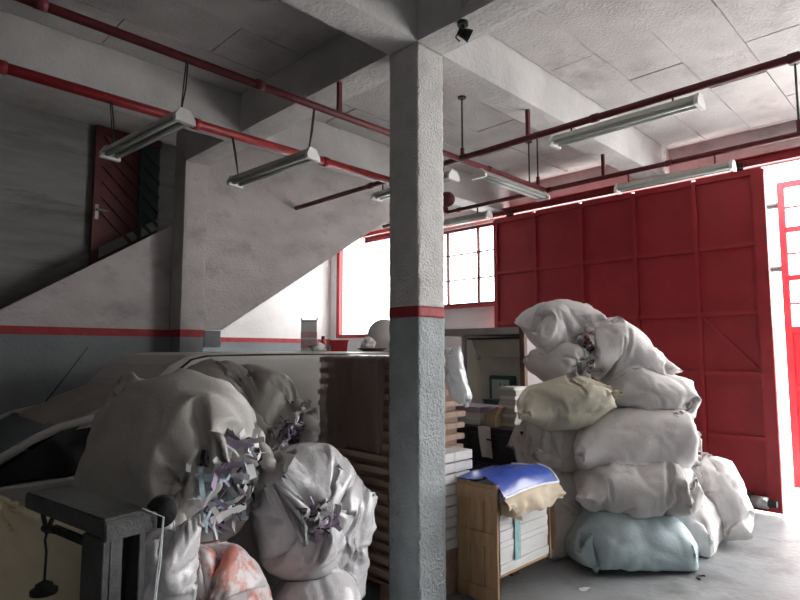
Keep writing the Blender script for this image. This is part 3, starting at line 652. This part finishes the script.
MB().tube([(QX + .16, QY0 + .70, 1.62), (QX + .16, QY0 + .66, 1.58)], .025, 10).build('knob', M['cream'], r0)
c = Vector((QX + .20, 3.60, 1.24))
r0 = root('dial_box', (c.x, c.y, 1.031), 'square dark green dial clock inside the rack', 'clock')
MB().box((c.x, c.y - .15, 1.031), (c.x + .08, c.y + .15, 1.40)).build('case', M['green'], r0, bevel=.008)
MB().box((c.x - .004, c.y - .11, 1.13), (c.x + .002, c.y + .11, 1.36)).build('dial_face', M['dial'], r0)
MB().box((c.x - .008, c.y - .005, 1.24), (c.x - .005, c.y + .005, 1.33)).build('hand', M['dark'], r0)
MB().prism([(c.x - .008, c.y, 1.24), (c.x - .008, c.y - .06, 1.30), (c.x - .008, c.y - .06, 1.31), (c.x - .008, c.y, 1.255)], (.003, 0, 0)).build('hand', M['dark'], r0)
r0 = root('green_box', (QX + .12, 3.58, 1.03), 'low dark green box in front of the dial clock', 'box')
MB().box((QX + .05, 3.44, 1.031), (QX + .18, 3.72, 1.14)).build('box_body', M['green'], r0, bevel=.008)
MB().box((QX + .045, 3.435, 1.14), (QX + .185, 3.725, 1.158)).build('lid', M['green'], r0)
# drawers cabinet in front
dc = root('drawer_cabinet', (QX - .3, 3.65, 0), 'low black drawer cabinet in front of the rack', 'cabinet')
MB().box((QX - .52, 2.88, .02), (QX - .03, 4.0, .93)).build('cabinet_body', M['darkcab'], dc)
MB().box((QX - .54, 2.86, .93), (QX - .02, 4.02, .96)).build('cabinet_top', M['darkcab'], dc, bevel=.004)
for z0, z1 in ((.10, .36), (.38, .64), (.66, .91)):
    for y0, y1 in ((2.90, 3.43), (3.45, 3.98)):
        d_ = MB().box((QX - .545, y0, z0), (QX - .521, y1, z1)).build('drawer', M['darkcab'], dc, bevel=.004)
        MB().box((QX - .565, (y0 + y1) / 2 - .06, z1 - .06), (QX - .545, (y0 + y1) / 2 + .06, z1 - .045)).build('handle', M['steel'] if z0 > .6 and y0 > 3.5 else M['dark'], d_)
CT = .9605
for i in range(6):
    r0 = MB().box((QX - .45 + rng.uniform(-.02, .02), 3.38, CT + i * .028), (QX - .10, 3.82, CT + i * .028 + .026)).build('paper_pad', M['lilac'] if i > 3 else M['paper'], None, bevel=.002, org=(QX - .3, 3.76, CT + i * .028))
    tag(r0, (ORD[5 - i] if i else 'lowest') + (' paper pad, lilac, from the top of the pile on the black cabinet' if i > 3 else ' paper pad, pale, from the top of the pile on the black cabinet'), 'paper', 'paper pads on the black cabinet')
z = CT
for i in range(13):
    h = .028
    r0 = tag(MB().box((QX - .34 + rng.uniform(-.01, .01), 3.06 + rng.uniform(-.012, .012), z), (QX - .10, 3.24 + rng.uniform(-.012, .012), z + h - .001)).build('cream_book', M['cream'] if i % 3 else M['paper'], None, bevel=.003, org=(QX - .3, 3.15, z)),
        (ORD[12 - i] if i else 'lowest') + ' cream paper block from the top of the pile beside the yellowed sack', 'paper block', 'cream paper blocks piled on the black cabinet'); z += h
r0 = root('wooden_box', (QX - .35, 3.38, CT), 'little brown wooden box beside the pile of cream blocks', 'box')
MB().box((QX - .47, 3.19, CT), (QX - .365, 3.32, CT + .11)).build('box_body', M['card'], r0, bevel=.004)
MB().prism([(QX - .47, 3.32, CT + .11), (QX - .47, 3.19, CT + .11), (QX - .47, 3.14, CT + .18), (QX - .47, 3.17, CT + .19)], (.105, 0, 0)).build('lid', M['card'], r0)
# white rag hanging over the cabinet edge
vs = []; fs = []
for i in range(13):
    t = i / 12
    for k in range(7):
        u = k / 6; y = 3.33 - .13 * u - .05 * t
        if t < .25: p = (QX - .50 - t * .24, y, CT + .006 + .004 * math.sin(u * 6))
        else: p = (QX - .56 - .012 * math.sin(u * 5 + t * 3), y, CT + .006 - (t - .25) * .36)
        vs.append(p)
for i in range(12):
    for k in range(6): fs.append((i*7+k, i*7+k+1, (i+1)*7+k+1, (i+1)*7+k))
tag(MB().add(vs, fs).build('rag', M['sack2'], None, True, org=(QX - .5, 3.5, CT)), 'white rag hanging over the front of the black cabinet', 'rag')
#SACKS#
# ------------------------------------------------------------------ sacks
def inflate(Ln, Wn, kind, seed, fill=.9, nl=60, nc=92, steps=150, iters=4, tail=0, hydro=1.0, rad=.06, slack=.045, crush=1.0):
    """cloth tube blown up to a partly filled, crumpled sack: grid (nl, nc, 3), length on x, mouth at +x"""
    rg = np.random.default_rng(seed)
    la0 = Ln / (nl - 1); lc0 = 2 * Wn / nc
    th_ = np.arange(nc) / nc * 2 * np.pi
    ea, eb = 1.0, .45
    per = np.pi * (3 * (ea + eb) - np.sqrt((3 * ea + eb) * (ea + 3 * eb))); k0 = 2 * Wn / per
    P = np.zeros((nl, nc, 3)); P[:, :, 0] = (np.linspace(-.5, .5, nl) * Ln)[:, None]
    prof = np.clip(1 - np.abs(np.linspace(-1, 1, nl)) ** 6, .05, 1)[:, None]
    P[:, :, 1] = k0 * ea * np.cos(th_)[None]; P[:, :, 2] = k0 * eb * np.sin(th_)[None] * prof
    P += rg.normal(0, .012 * Wn, P.shape)
    V = np.zeros_like(P); mir = (-np.arange(nc)) % nc; tie = nl - 1 - tail
    Le = Ln * tie / (nl - 1); V0 = fill * Wn ** 3 * (Le / (np.pi * Wn) - .142 * (1 - 10 ** (-Le / Wn)))
    G = np.zeros(P.shape)
    for q in range(26):
        fi, fk = rg.uniform(-5, 5), rg.integers(-9, 10)
        G += rg.normal(0, 1, 3) * np.sin(2 * np.pi * (fi * np.arange(nl)[:, None] / nl + fk * np.arange(nc)[None] / nc) + rg.uniform(0, 6.3))[..., None]
    def proj(A, B, rest, k, comp):
        d = B - A; l = np.sqrt((d * d).sum(-1, keepdims=True)) + 1e-9
        c = (l - rest) / l; c = np.where(c < 0, c * comp, c) * (.5 * k)
        d *= c; A += d; B -= d
    sgn = None
    for s in range(steps):
        ex = 1 + slack * min(1, max(0, (s - 40) / 60)); la = la0 * ex; lc = lc0 * ex; ld = math.hypot(la, lc)
        du = np.empty_like(P); du[1:-1] = P[2:] - P[:-2]; du[0] = P[1] - P[0]; du[-1] = P[-1] - P[-2]
        dv = np.roll(P, -1, 1) - np.roll(P, 1, 1)
        n = np.cross(du, dv) * .25
        if sgn is None: sgn = np.sign((n[..., 1:] * P[..., 1:]).sum())
        n *= sgn
        vol = (n[:tie] * (P[:tie] - P[:tie].mean((0, 1)))).sum() / 3
        pr = max(-.3, (V0 - vol) / V0) * 1.5 + .01
        pz = pr * (1 + hydro * (P[:tie, :, 2].max() - P[..., 2:3]) / Wn)
        f = n * pz / (la * lc) * .010 * Wn; f[tie + 1:] *= .05
        V += f; V[..., 2] -= .00035 * Wn * hydro
        if 40 < s < 110: V += G * (.0004 * Wn * crush)
        V *= .90; P += V
        old = P.copy()
        for it in range(iters):
            for o in (0, 1):
                m_ = (nl - o) // 2; proj(P[o:nl - 1:2][:m_], P[o + 1:nl:2][:m_], la, 1, 1)
            proj(P[:, 0::2], P[:, 1::2], lc, 1, 1)
            B = np.roll(P[:, 0::2], -1, 1); proj(P[:, 1::2], B, lc, 1, 1); P[:, 0::2] = np.roll(B, 1, 1)
            for o in (0, 1):
                m_ = (nl - o) // 2; A = P[o:nl - 1:2][:m_]; B = P[o + 1:nl:2][:m_]
                Br = np.roll(B, -1, 1); proj(A, Br, ld, .6, .7); B[:] = np.roll(Br, 1, 1)
                Ar = np.roll(A, -1, 1); proj(Ar, B, ld, .6, .7); A[:] = np.roll(Ar, 1, 1)
            if it == 0:
                P[1:-1] += .06 * ((P[2:] + P[:-2]) * .5 - P[1:-1])
                P += .06 * ((np.roll(P, 1, 1) + np.roll(P, -1, 1)) * .5 - P)
            P[0] = .5 * (P[0] + P[0][mir])
            if kind == 'sewn': P[-1] = .5 * (P[-1] + P[-1][mir])
            else:
                c = P[tie].mean(0); d = P[tie] - c; d[:, 0] *= .5; r = np.sqrt((d[:, 1:] ** 2).sum(-1, keepdims=True)) + 1e-9
                g_ = max(rad, .9 * (1 - s / (steps * .5))) * Wn / np.pi
                P[tie] = c + d * np.minimum(1, g_ / r)
            if hydro: P[..., 2] = np.maximum(P[..., 2], -.26 * Wn)
        V += (P - old) * .55; V = np.clip(V, -.03 * Wn, .03 * Wn)
    return P
def ridge(p): return (1 - abs(noise.noise(p))) ** 5
SOLID = []                       # bodies that later sacks are pressed against
def solid_box(lo, hi):
    mb = MB().box(lo, hi); SOLID.append((BVHTree.FromPolygons([tuple(p) for p in mb.v], mb.f), Vector(lo), Vector(hi)))
def press_out(pts):
    lo = Vector([min(p[i] for p in pts) for i in range(3)]); hi = Vector([max(p[i] for p in pts) for i in range(3)])
    for bvh, a, b in SOLID:
        if any(lo[i] > b[i] or hi[i] < a[i] for i in range(3)): continue
        for j, p in enumerate(pts):
            if all(a[i] - .002 < p[i] < b[i] + .002 for i in range(3)):
                loc, nrm, _, d = bvh.find_nearest(p)
                if loc is not None and (p - loc).dot(nrm) < .004 and d < .45: pts[j] = loc + nrm * .004
    return pts
def sack(label, box, D, depth, yaw=0, tilt=0, roll=0, seed=0, mouth='sewn', m='sack', group=None, floor=False, fill=.92, ratio=None, tail=7, rad=.07, slack=.045, crush=1.0, wr=1.0, scraps=None, hydro=1.0, pct=1.5):
    """box: picture extent (x0, y0, x1, y1); D: distance; depth: size along the line of sight"""
    x0, y0, x1, y1 = box; cx, cy = (x0 + x1) / 2, (y0 + y1) / 2
    w_ = (x1 - x0) * D / 578; top = at(cx, y0, D=D).z; bot = 0.003 if floor else at(cx, y1, D=D).z
    h_ = top - bot; c = at(cx, cy, D=D); c.z = (top + bot) / 2
    yr = R(yaw); lx = abs(w_ * math.cos(yr)) + abs(depth * math.sin(yr)); ly = abs(w_ * math.sin(yr)) + abs(depth * math.cos(yr))
    if abs(tilt) > 45: Ln, Wn = h_ * 1.25, (w_ + depth) * .68
    else: Ln, Wn = lx * 1.22, (ly + h_) * .68
    if ratio: Ln = Wn * ratio
    P = inflate(Ln, Wn, 'sewn' if mouth == 'sewn' else 'tie', seed, fill=fill, tail=0 if mouth == 'sewn' else tail, rad=rad, slack=slack, crush=crush, hydro=hydro)
    nl, nc, _ = P.shape
    rot = np.array(Matrix.Rotation(R(yaw), 3, 'Z') @ Matrix.Rotation(R(-tilt), 3, 'Y') @ Matrix.Rotation(R(roll), 3, 'X'))
    Q = P @ rot.T                              # x: to the right, y: away, z: up
    lo = np.percentile(Q.reshape(-1, 3), pct, axis=0); hi = np.percentile(Q.reshape(-1, 3), 100 - pct, axis=0)
    Q = (Q - (lo + hi) / 2) * np.array([w_, depth, h_]) / (hi - lo)
    B3 = np.array([[S2, -S2, 0], [S2, S2, 0], [0, 0, 1]])
    Q = Q @ B3
    sz = (w_ * depth * h_) ** (1/3) / 2; so = Vector((seed * 7.31, seed * 3.77, seed * 1.9))
    du = np.gradient(Q, axis=0); dv = np.roll(Q, -1, 1) - np.roll(Q, 1, 1); n = np.cross(du, dv); n /= np.linalg.norm(n, axis=-1, keepdims=True) + 1e-9
    if (n * (Q - Q.mean((0, 1)))).sum() < 0: n = -n
    pts = []
    for i in range(nl):
        for k in range(nc):
            q = Vector(Q[i, k]); wp = q / sz * .9 + so
            warp = Vector((noise.noise(wp * 1.3), noise.noise(wp * 1.3 + Vector((5, 5, 0))), noise.noise(wp * 1.3 + Vector((0, 5, 5))))) * .8
            d = .05 * noise.noise(wp * 1.1) - wr * (.045 * ridge((wp + warp) * .9) + .022 * ridge((wp + warp) * 2.1 + Vector((3, 1, 4))))
            if i < 2 or i > nl - 3: d *= .3
            pts.append(c + q + Vector(n[i, k]) * d * sz)
    for p in pts: p.z = max(p.z, .003)
    pts = press_out(pts)
    zb = min(p.z for p in pts)
    rt_ = root('sack', (c.x, c.y, zb), label, 'sack', group)
    fs = [(i*nc+k, i*nc+(k+1) % nc, (i+1)*nc+(k+1) % nc, (i+1)*nc+k) for i in range(nl-1) for k in range(nc)]
    body = MB().add(pts, fs).build('sack_body', M[m], rt_, True)
    SOLID.append((BVHTree.FromPolygons([tuple(p) for p in pts], fs) , Vector([min(p[i] for p in pts) for i in range(3)]), Vector([max(p[i] for p in pts) for i in range(3)])))
    # make sure the tree's normals point outwards
    ctr = sum(pts, Vector()) / len(pts); loc, nrm, _, _ = SOLID[-1][0].find_nearest(ctr + Vector((0, 0, 3)))
    if nrm.z < 0: SOLID[-1] = (BVHTree.FromPolygons([tuple(p) for p in pts], [f[::-1] for f in fs]), SOLID[-1][1], SOLID[-1][2])
    row = lambda i: [pts[i*nc+k] for k in range(nc)]
    if mouth == 'sewn':
        for i in (0, nl - 1):
            r_ = row(i)[:nc // 2 + 1]; MB().tube(r_[::3], .005, 5).build('sewn_seam', M[m], rt_)
    else:
        ring = row(nl - 1 - tail); rc = sum(ring, Vector()) / nc
        if rad < .2:
            MB().tube([rc + (p - rc) * 1.06 for p in ring[::2]] + [rc + (ring[0] - rc) * 1.06], .006, 5).build('tie_cord', M['wire'] if seed % 2 else M['white_plastic'], rt_)
        if scraps:
            inner = row(nl - 1 - tail - 7); ic = sum(inner, Vector()) / nc; ax = (rc - ic).normalized()
            e1 = ax.orthogonal().normalized(); e2 = ax.cross(e1); rr = sum((p - rc).length for p in ring) / nc
            rg = random.Random(seed); cols, num, size, spread = scraps
            for ci in sorted(set(cols)):
                mb = MB()
                for j in range(int(num * cols.count(ci) / len(cols))):
                    an = rg.random() * 6.283; ra = math.sqrt(rg.random()) * rr * spread
                    pc = rc + ax * rg.uniform(-.06, .05 + .25 * tail * Ln / nl) + (e1 * math.cos(an) + e2 * math.sin(an)) * ra
                    l_ = size * rg.uniform(.5, 1.5); ww = size * rg.uniform(.08, .4)
                    q_ = Matrix((e1, e2, ax)).transposed() @ Euler((rg.uniform(-1, 1), rg.uniform(-1, 1), rg.uniform(-3, 3))).to_matrix()
                    cv = rg.uniform(-.5, .5); fr = []
                    for t_ in (0, .0015):
                        for sg in (-1, 1):
                            for q4 in range(4):
                                xx = (q4 / 3 - .5) * l_; fr.append(pc + q_ @ Vector((xx, sg * ww / 2, cv * l_ * ((q4 / 3 - .5) ** 2) * 3 + t_)))
                    ff = []
                    for q4 in range(3):
                        ff += [(q4, q4+1, 4+q4+1, 4+q4), (8+q4, 12+q4, 12+q4+1, 8+q4+1), (q4, 8+q4, 8+q4+1, q4+1), (4+q4, 4+q4+1, 12+q4+1, 12+q4)]
                    mb.add(fr, ff + [(0, 4, 12, 8), (3, 11, 15, 7)])
                tag(mb.build('paper_scraps', SCR[ci], rt_), kind='stuff')
    return rt_
# things the sacks are pressed against
solid_box((KX0 - .03, KY0 - .06, 0), (KX1 + .05, KY1 + .02, .84))
solid_box((QX - .56, 2.85, 0), (QX - .02, 4.03, 1.0)); solid_box((QX - .01, QY0 - .03, 0), (QX + .57, QY1, 1.9)); solid_box((QX - .36, 3.0, .96), (QX - .14, 3.26, 1.34))
solid_box((SX - .03, SY - .02, 0), (SX + SS + .02, SY + SS + .02, TZ)); solid_box((-.8, V0 - .03, 0), (5.14, V1, 1.2)); solid_box((1.55, V0 - .03, 1.1), (5.14, V1, 1.62))
solid_box((CX - .01, CY - .01, 0), (CX + CW + .01, CY + CW + .01, 3)); solid_box((6.88, 1.4, 0), (7.2, 6, 4))
solid_box((.70, 2.10, 0), (.95, 2.31, 1.1)); solid_box((.70, 2.10, 1.0), (.95, 2.80, 1.1)); solid_box((.15, 1.5, 0), (.92, 2.31, .14))
t_ = sack('crumpled clear plastic bag hanging on the right edge of the tray stack', (444, 347, 470, 404), 4.25, .2, yaw=20, tilt=-80, seed=41, mouth='tie', m='clear', tail=4, rad=.2, crush=2.2, fill=.75, hydro=0); t_.name = 'plastic_bag'; t_['category'] = 'plastic bag'
GR = 'sacks piled in front of the red gate'; GL = 'sacks heaped beside the van'
# right-hand pile
sack('pale blue woven sack lying on the floor at the front of the right pile', (568, 499, 691, 561), 4.72, .66, yaw=4, tilt=-2, seed=1, m='blue_sack', group=GR, floor=True, fill=.97, crush=.8)
sack('dirty white pillow-shaped sack lying on the blue sack', (573, 452, 694, 512), 4.78, .66, yaw=3, seed=7, m='sack2', group=GR, fill=.95, crush=.6, hydro=.2)
sack('large white sack with knotted end above the pillow-shaped sack', (571, 405, 688, 474), 4.9, .66, yaw=-8, seed=8, mouth='tie', m='sack', group=GR, tail=5, fill=.95, hydro=.2)
sack('yellowed cream sack with bunched end in the middle of the pile', (516, 376, 612, 430), 4.82, .46, yaw=-6, tilt=10, seed=9, mouth='tie', m='cream_sack', group=GR, tail=6, fill=.95, hydro=0)
sack('round greyish sack at the pile foot behind the wooden crate', (528, 468, 600, 540), 5.02, .55, yaw=14, seed=2, m='sack2', group=GR, floor=True, fill=.98, crush=.5)
sack('greyish round sack below the yellowed sack', (518, 410, 592, 480), 5.05, .5, yaw=10, seed=6, m='sack2', group=GR, fill=1.0, crush=.4, hydro=0)
sack('white upright sack with tied neck standing nearest the gate edge', (690, 456, 745, 534), 5.25, .5, yaw=200, tilt=76, seed=4, mouth='tie', m='sack', group=GR, tail=5, floor=True, crush=1.2, fill=1.0, hydro=.2)
sack('small white sack wedged on the floor behind the blue sack', (655, 486, 717, 544), 5.05, .5, yaw=-40, seed=3, m='sack', group=GR, floor=True, fill=1.0, crush=.6)
sack('white sack standing at the back right of the pile', (630, 418, 695, 500), 5.3, .5, yaw=10, tilt=84, roll=90, seed=5, m='sack', group=GR, floor=True, fill=.97, hydro=.2)
sack('white sack with wrinkled lit end on the right of the pile', (602, 364, 698, 430), 5.0, .6, yaw=-10, tilt=-12, roll=70, seed=14, m='sack', group=GR, crush=1.4, hydro=.2, fill=.97)
sack('white sack with red scraps in its open end near the pile top', (574, 318, 664, 390), 5.05, .5, yaw=205, tilt=16, seed=12, mouth='tie', m='sack', group=GR, tail=4, rad=.5, crush=1.2, hydro=0, fill=.98, scraps=([4, 3, 4, 0], 40, .07, .9))
sack('small grey sack with brown scraps showing, above the yellowed sack', (530, 340, 592, 394), 5.0, .42, yaw=-70, seed=11, mouth='tie', m='sack2', group=GR, tail=3, rad=.35, hydro=0, fill=1.0, scraps=([3, 3, 0], 30, .06, .9))
sack('topmost light grey sack of the right pile', (522, 299, 608, 358), 5.12, .55, yaw=4, tilt=0, seed=13, m='sack', group=GR, crush=.5, fill=1.0, hydro=0)
# left-hand heap
sack('large grubby sack with torn open end, biggest of the left heap', (60, 374, 267, 560), 2.95, .70, yaw=-26, tilt=-14, roll=72, seed=21, mouth='tie', m='sack3', group=GL, tail=9, rad=.75, crush=.8, fill=.97, hydro=0, scraps=([0, 1, 0, 2, 5, 0], 130, .12, .9))
sack('bluish white plastic sack right behind the platform scale', (116, 520, 196, 640), 2.5, .34, yaw=-10, tilt=80, roll=90, seed=27, m='film', group=GL, floor=True, crush=1.4, hydro=0)
sack('red and white plastic sack under the largest grubby sack', (152, 540, 270, 640), 2.74, .58, yaw=-65, tilt=35, seed=26, mouth='tie', m='red_sack', group=GL, floor=True, crush=1.5, tail=5)
sack('shiny white plastic sack with puckered tied mouth in front of the trays', (250, 444, 362, 580), 3.32, .66, yaw=-66, tilt=2, seed=23, mouth='tie', m='film', group=GL, crush=1.2, tail=6, rad=.2, hydro=0, fill=.98, scraps=([1, 2, 0, 1], 50, .08, 1.2))
sack('dull white sack with black ribbons at its mouth, behind the largest sack', (184, 360, 312, 456), 3.72, .6, yaw=-52, tilt=-4, roll=20, seed=22, mouth='tie', m='sack3', group=GL, tail=7, rad=.5, hydro=0, fill=.98, scraps=([0, 1, 2, 2, 1, 0], 80, .09, .9))
sack('white plastic sack on the floor below the shiny tied sack', (264, 566, 364, 640), 3.22, .58, yaw=12, seed=25, mouth='tie', m='film', group=GL, floor=True, crush=1.2)
sack('pale plastic sack squeezed between the trays and the shiny white sack', (318, 486, 374, 600), 3.48, .4, yaw=10, tilt=80, roll=90, seed=24, m='film', group=GL, floor=True, crush=1.2, hydro=0)
sack('pale yellow sack at the lower left behind the hanging weight', (-60, 488, 98, 640), 2.75, .42, yaw=42, tilt=86, roll=90, seed=28, m='yellow_sack', group=GL, floor=True, crush=.5, fill=.95, hydro=0, pct=.3)
sack('white sack hidden low between the heap and the van', (200, 450, 290, 640), 3.78, .5, yaw=5, tilt=84, roll=90, seed=29, m='sack2', group=GL, floor=True, hydro=0)

# ------------------------------------------------------------------ platform scale
sr = root('platform_scale', (.715, 2.13, 0), 'old dark iron platform scale with hanging poise weight', 'scale'); sr.rotation_euler.z = R(8)
HX0, HX1, HY0, HY1, HZ = .715, .885, 2.13, 2.78, 1.085
MB().box((HX0, HY0, .12), (HX0 + .025, HY0 + .15, HZ - .07)).build('upright', M['iron'], sr, bevel=.003)
MB().box((HX0 + .025, HY0, .12), (HX0 + .07, HY0 + .025, HZ - .07)).build('upright', M['iron'], sr, bevel=.003)
MB().box((HX1 - .025, HY0 + .03, .12), (HX1, HY0 + .15, HZ - .07)).build('upright', M['iron'], sr, bevel=.003)
MB().box((HX0 + .03, HY0 + .10, .12), (HX1 - .03, HY0 + .12, HZ - .08)).build('back_web', M['iron2'], sr)
MB().box((HX0, HY0, HZ - .065), (HX1, HY1, HZ)).build('head_plate', M['iron'], sr, bevel=.006)
MB().box((HX0, HY0 - .012, HZ - .075), (HX1 + .02, HY0 + .02, HZ - .012)).build('head_end', M['iron'], sr, bevel=.005)
MB().tube([(HX1 + .06, HY0 + .03, HZ - .02), (HX1 + .035, HY0 - .005, HZ - .02)], .055, 24).build('counterweight', M['iron2'], sr, True)
MB().tube([(HX1 + .01, HY0 + .05, HZ - .02), (HX1 + .055, HY0 - .005, HZ - .02)], .012, 10).build('axle', M['iron2'], sr)
MB().box((HX0 + .01, HY0 + .14, .965), (HX0 + .03, HY0 + .42, .99)).build('poise_beam', M['iron2'], sr)
for y in (HY0 + .43, HY0 + .53): MB().tube([(HX0 + .02, y, HZ - .06), (HX0 + .02, HY0 + .48, .95)], .009, 8).build('stirrup', M['iron2'], sr)
MB().tube([(HX0 + .02, HY0 + .40, .975), (HX0 + .02, HY0 + .50, .965)], .016, 8).build('pivot', M['iron2'], sr)
c = Vector((HX0 + .02, HY0 + .48, .95))
MB().tube([c, c + Vector((0, .012, -.03)), c + Vector((0, -.005, -.07)), c + Vector((0, 0, -.19))], .005, 8).build('weight_rod', M['iron2'], sr)
c2 = c + Vector((0, 0, -.19))
MB().tube([c2 + Vector((0, 0, .01)), c2, c2 + Vector((0, 0, -.018)), c2 + Vector((0, 0, -.02)), c2 + Vector((0, 0, -.035)), c2 + Vector((0, 0, -.04))], [.012, .03, .032, .048, .048, .03], 22).build('poise_weight', M['iron2'], sr, True)
MB().box((.16, 1.52, .03), (.91, HY0 + .17, .10)).build('platform', M['iron'], sr, bevel=.008)
for x in (.22, .85):
    for y in (1.58, HY0 + .1): MB().tube([(x, y - .02, .04), (x, y + .02, .04)], .04, 14).build('wheel', M['iron2'], sr)
MB().box((HX0 - .01, HY0 - .02, .10), (HX1 + .01, HY0 + .17, .13)).build('foot', M['iron'], sr)
MB().tube([(HX1 + .03, HY0 - .03, HZ - .03), (HX1 + .02, HY0 - .035, .9), (HX1 - .01, HY0 - .03, .6), (HX1 - .02, HY0 - .03, .13)], .004, 6).build('loose_cord', M['white_edge'], sr)
MB().tube([(HX1 - .03, HY0 + .01, HZ + .006), (HX1 + .03, HY0 - .03, HZ - .03), (HX1 + .0, HY0 - .04, .8), (HX1 - .03, HY0 - .03, .14)], .003, 6).build('loose_cord', M['white_edge'], sr)

# ------------------------------------------------------------------ litter on the floor
def litter(px, py, size, m, label, seed):
    p = at(px, py, Z=0); rg = random.Random(seed); vs = []; n = 9
    for k in range(n):
        a = k / n * 6.283; r = size * rg.uniform(.55, 1.1)
        vs.append(Vector((p.x + r * math.cos(a), p.y + r * math.sin(a) * .7, .003 + rg.random() * size * .18)))
    tag(MB().prism(vs, (0, 0, .002)).build('paper_litter', m, None, org=p), label, 'litter', 'litter on the floor')
litter(695, 547, .06, M['paper'], 'torn white scrap on the floor near the blue sack', 1)
litter(712, 549, .035, M['kraft'], 'brown scrap beside the torn white scrap on the floor', 2)
litter(688, 551, .03, M['kraft'], 'tiny brown scrap nearest the blue sack', 3)
litter(585, 590, .05, M['paper'], 'pale scrap at the bottom edge of the floor', 4)
p = at(703, 579, Z=0)
tag(MB().tube([p + Vector((.05 * math.cos(a), .035 * math.sin(a), .008)) for a in [k * .35 for k in range(10)]], .006, 6).build('cable_bit', M['wire'], None, org=p), 'short curled black cable bit on the floor', 'cable')
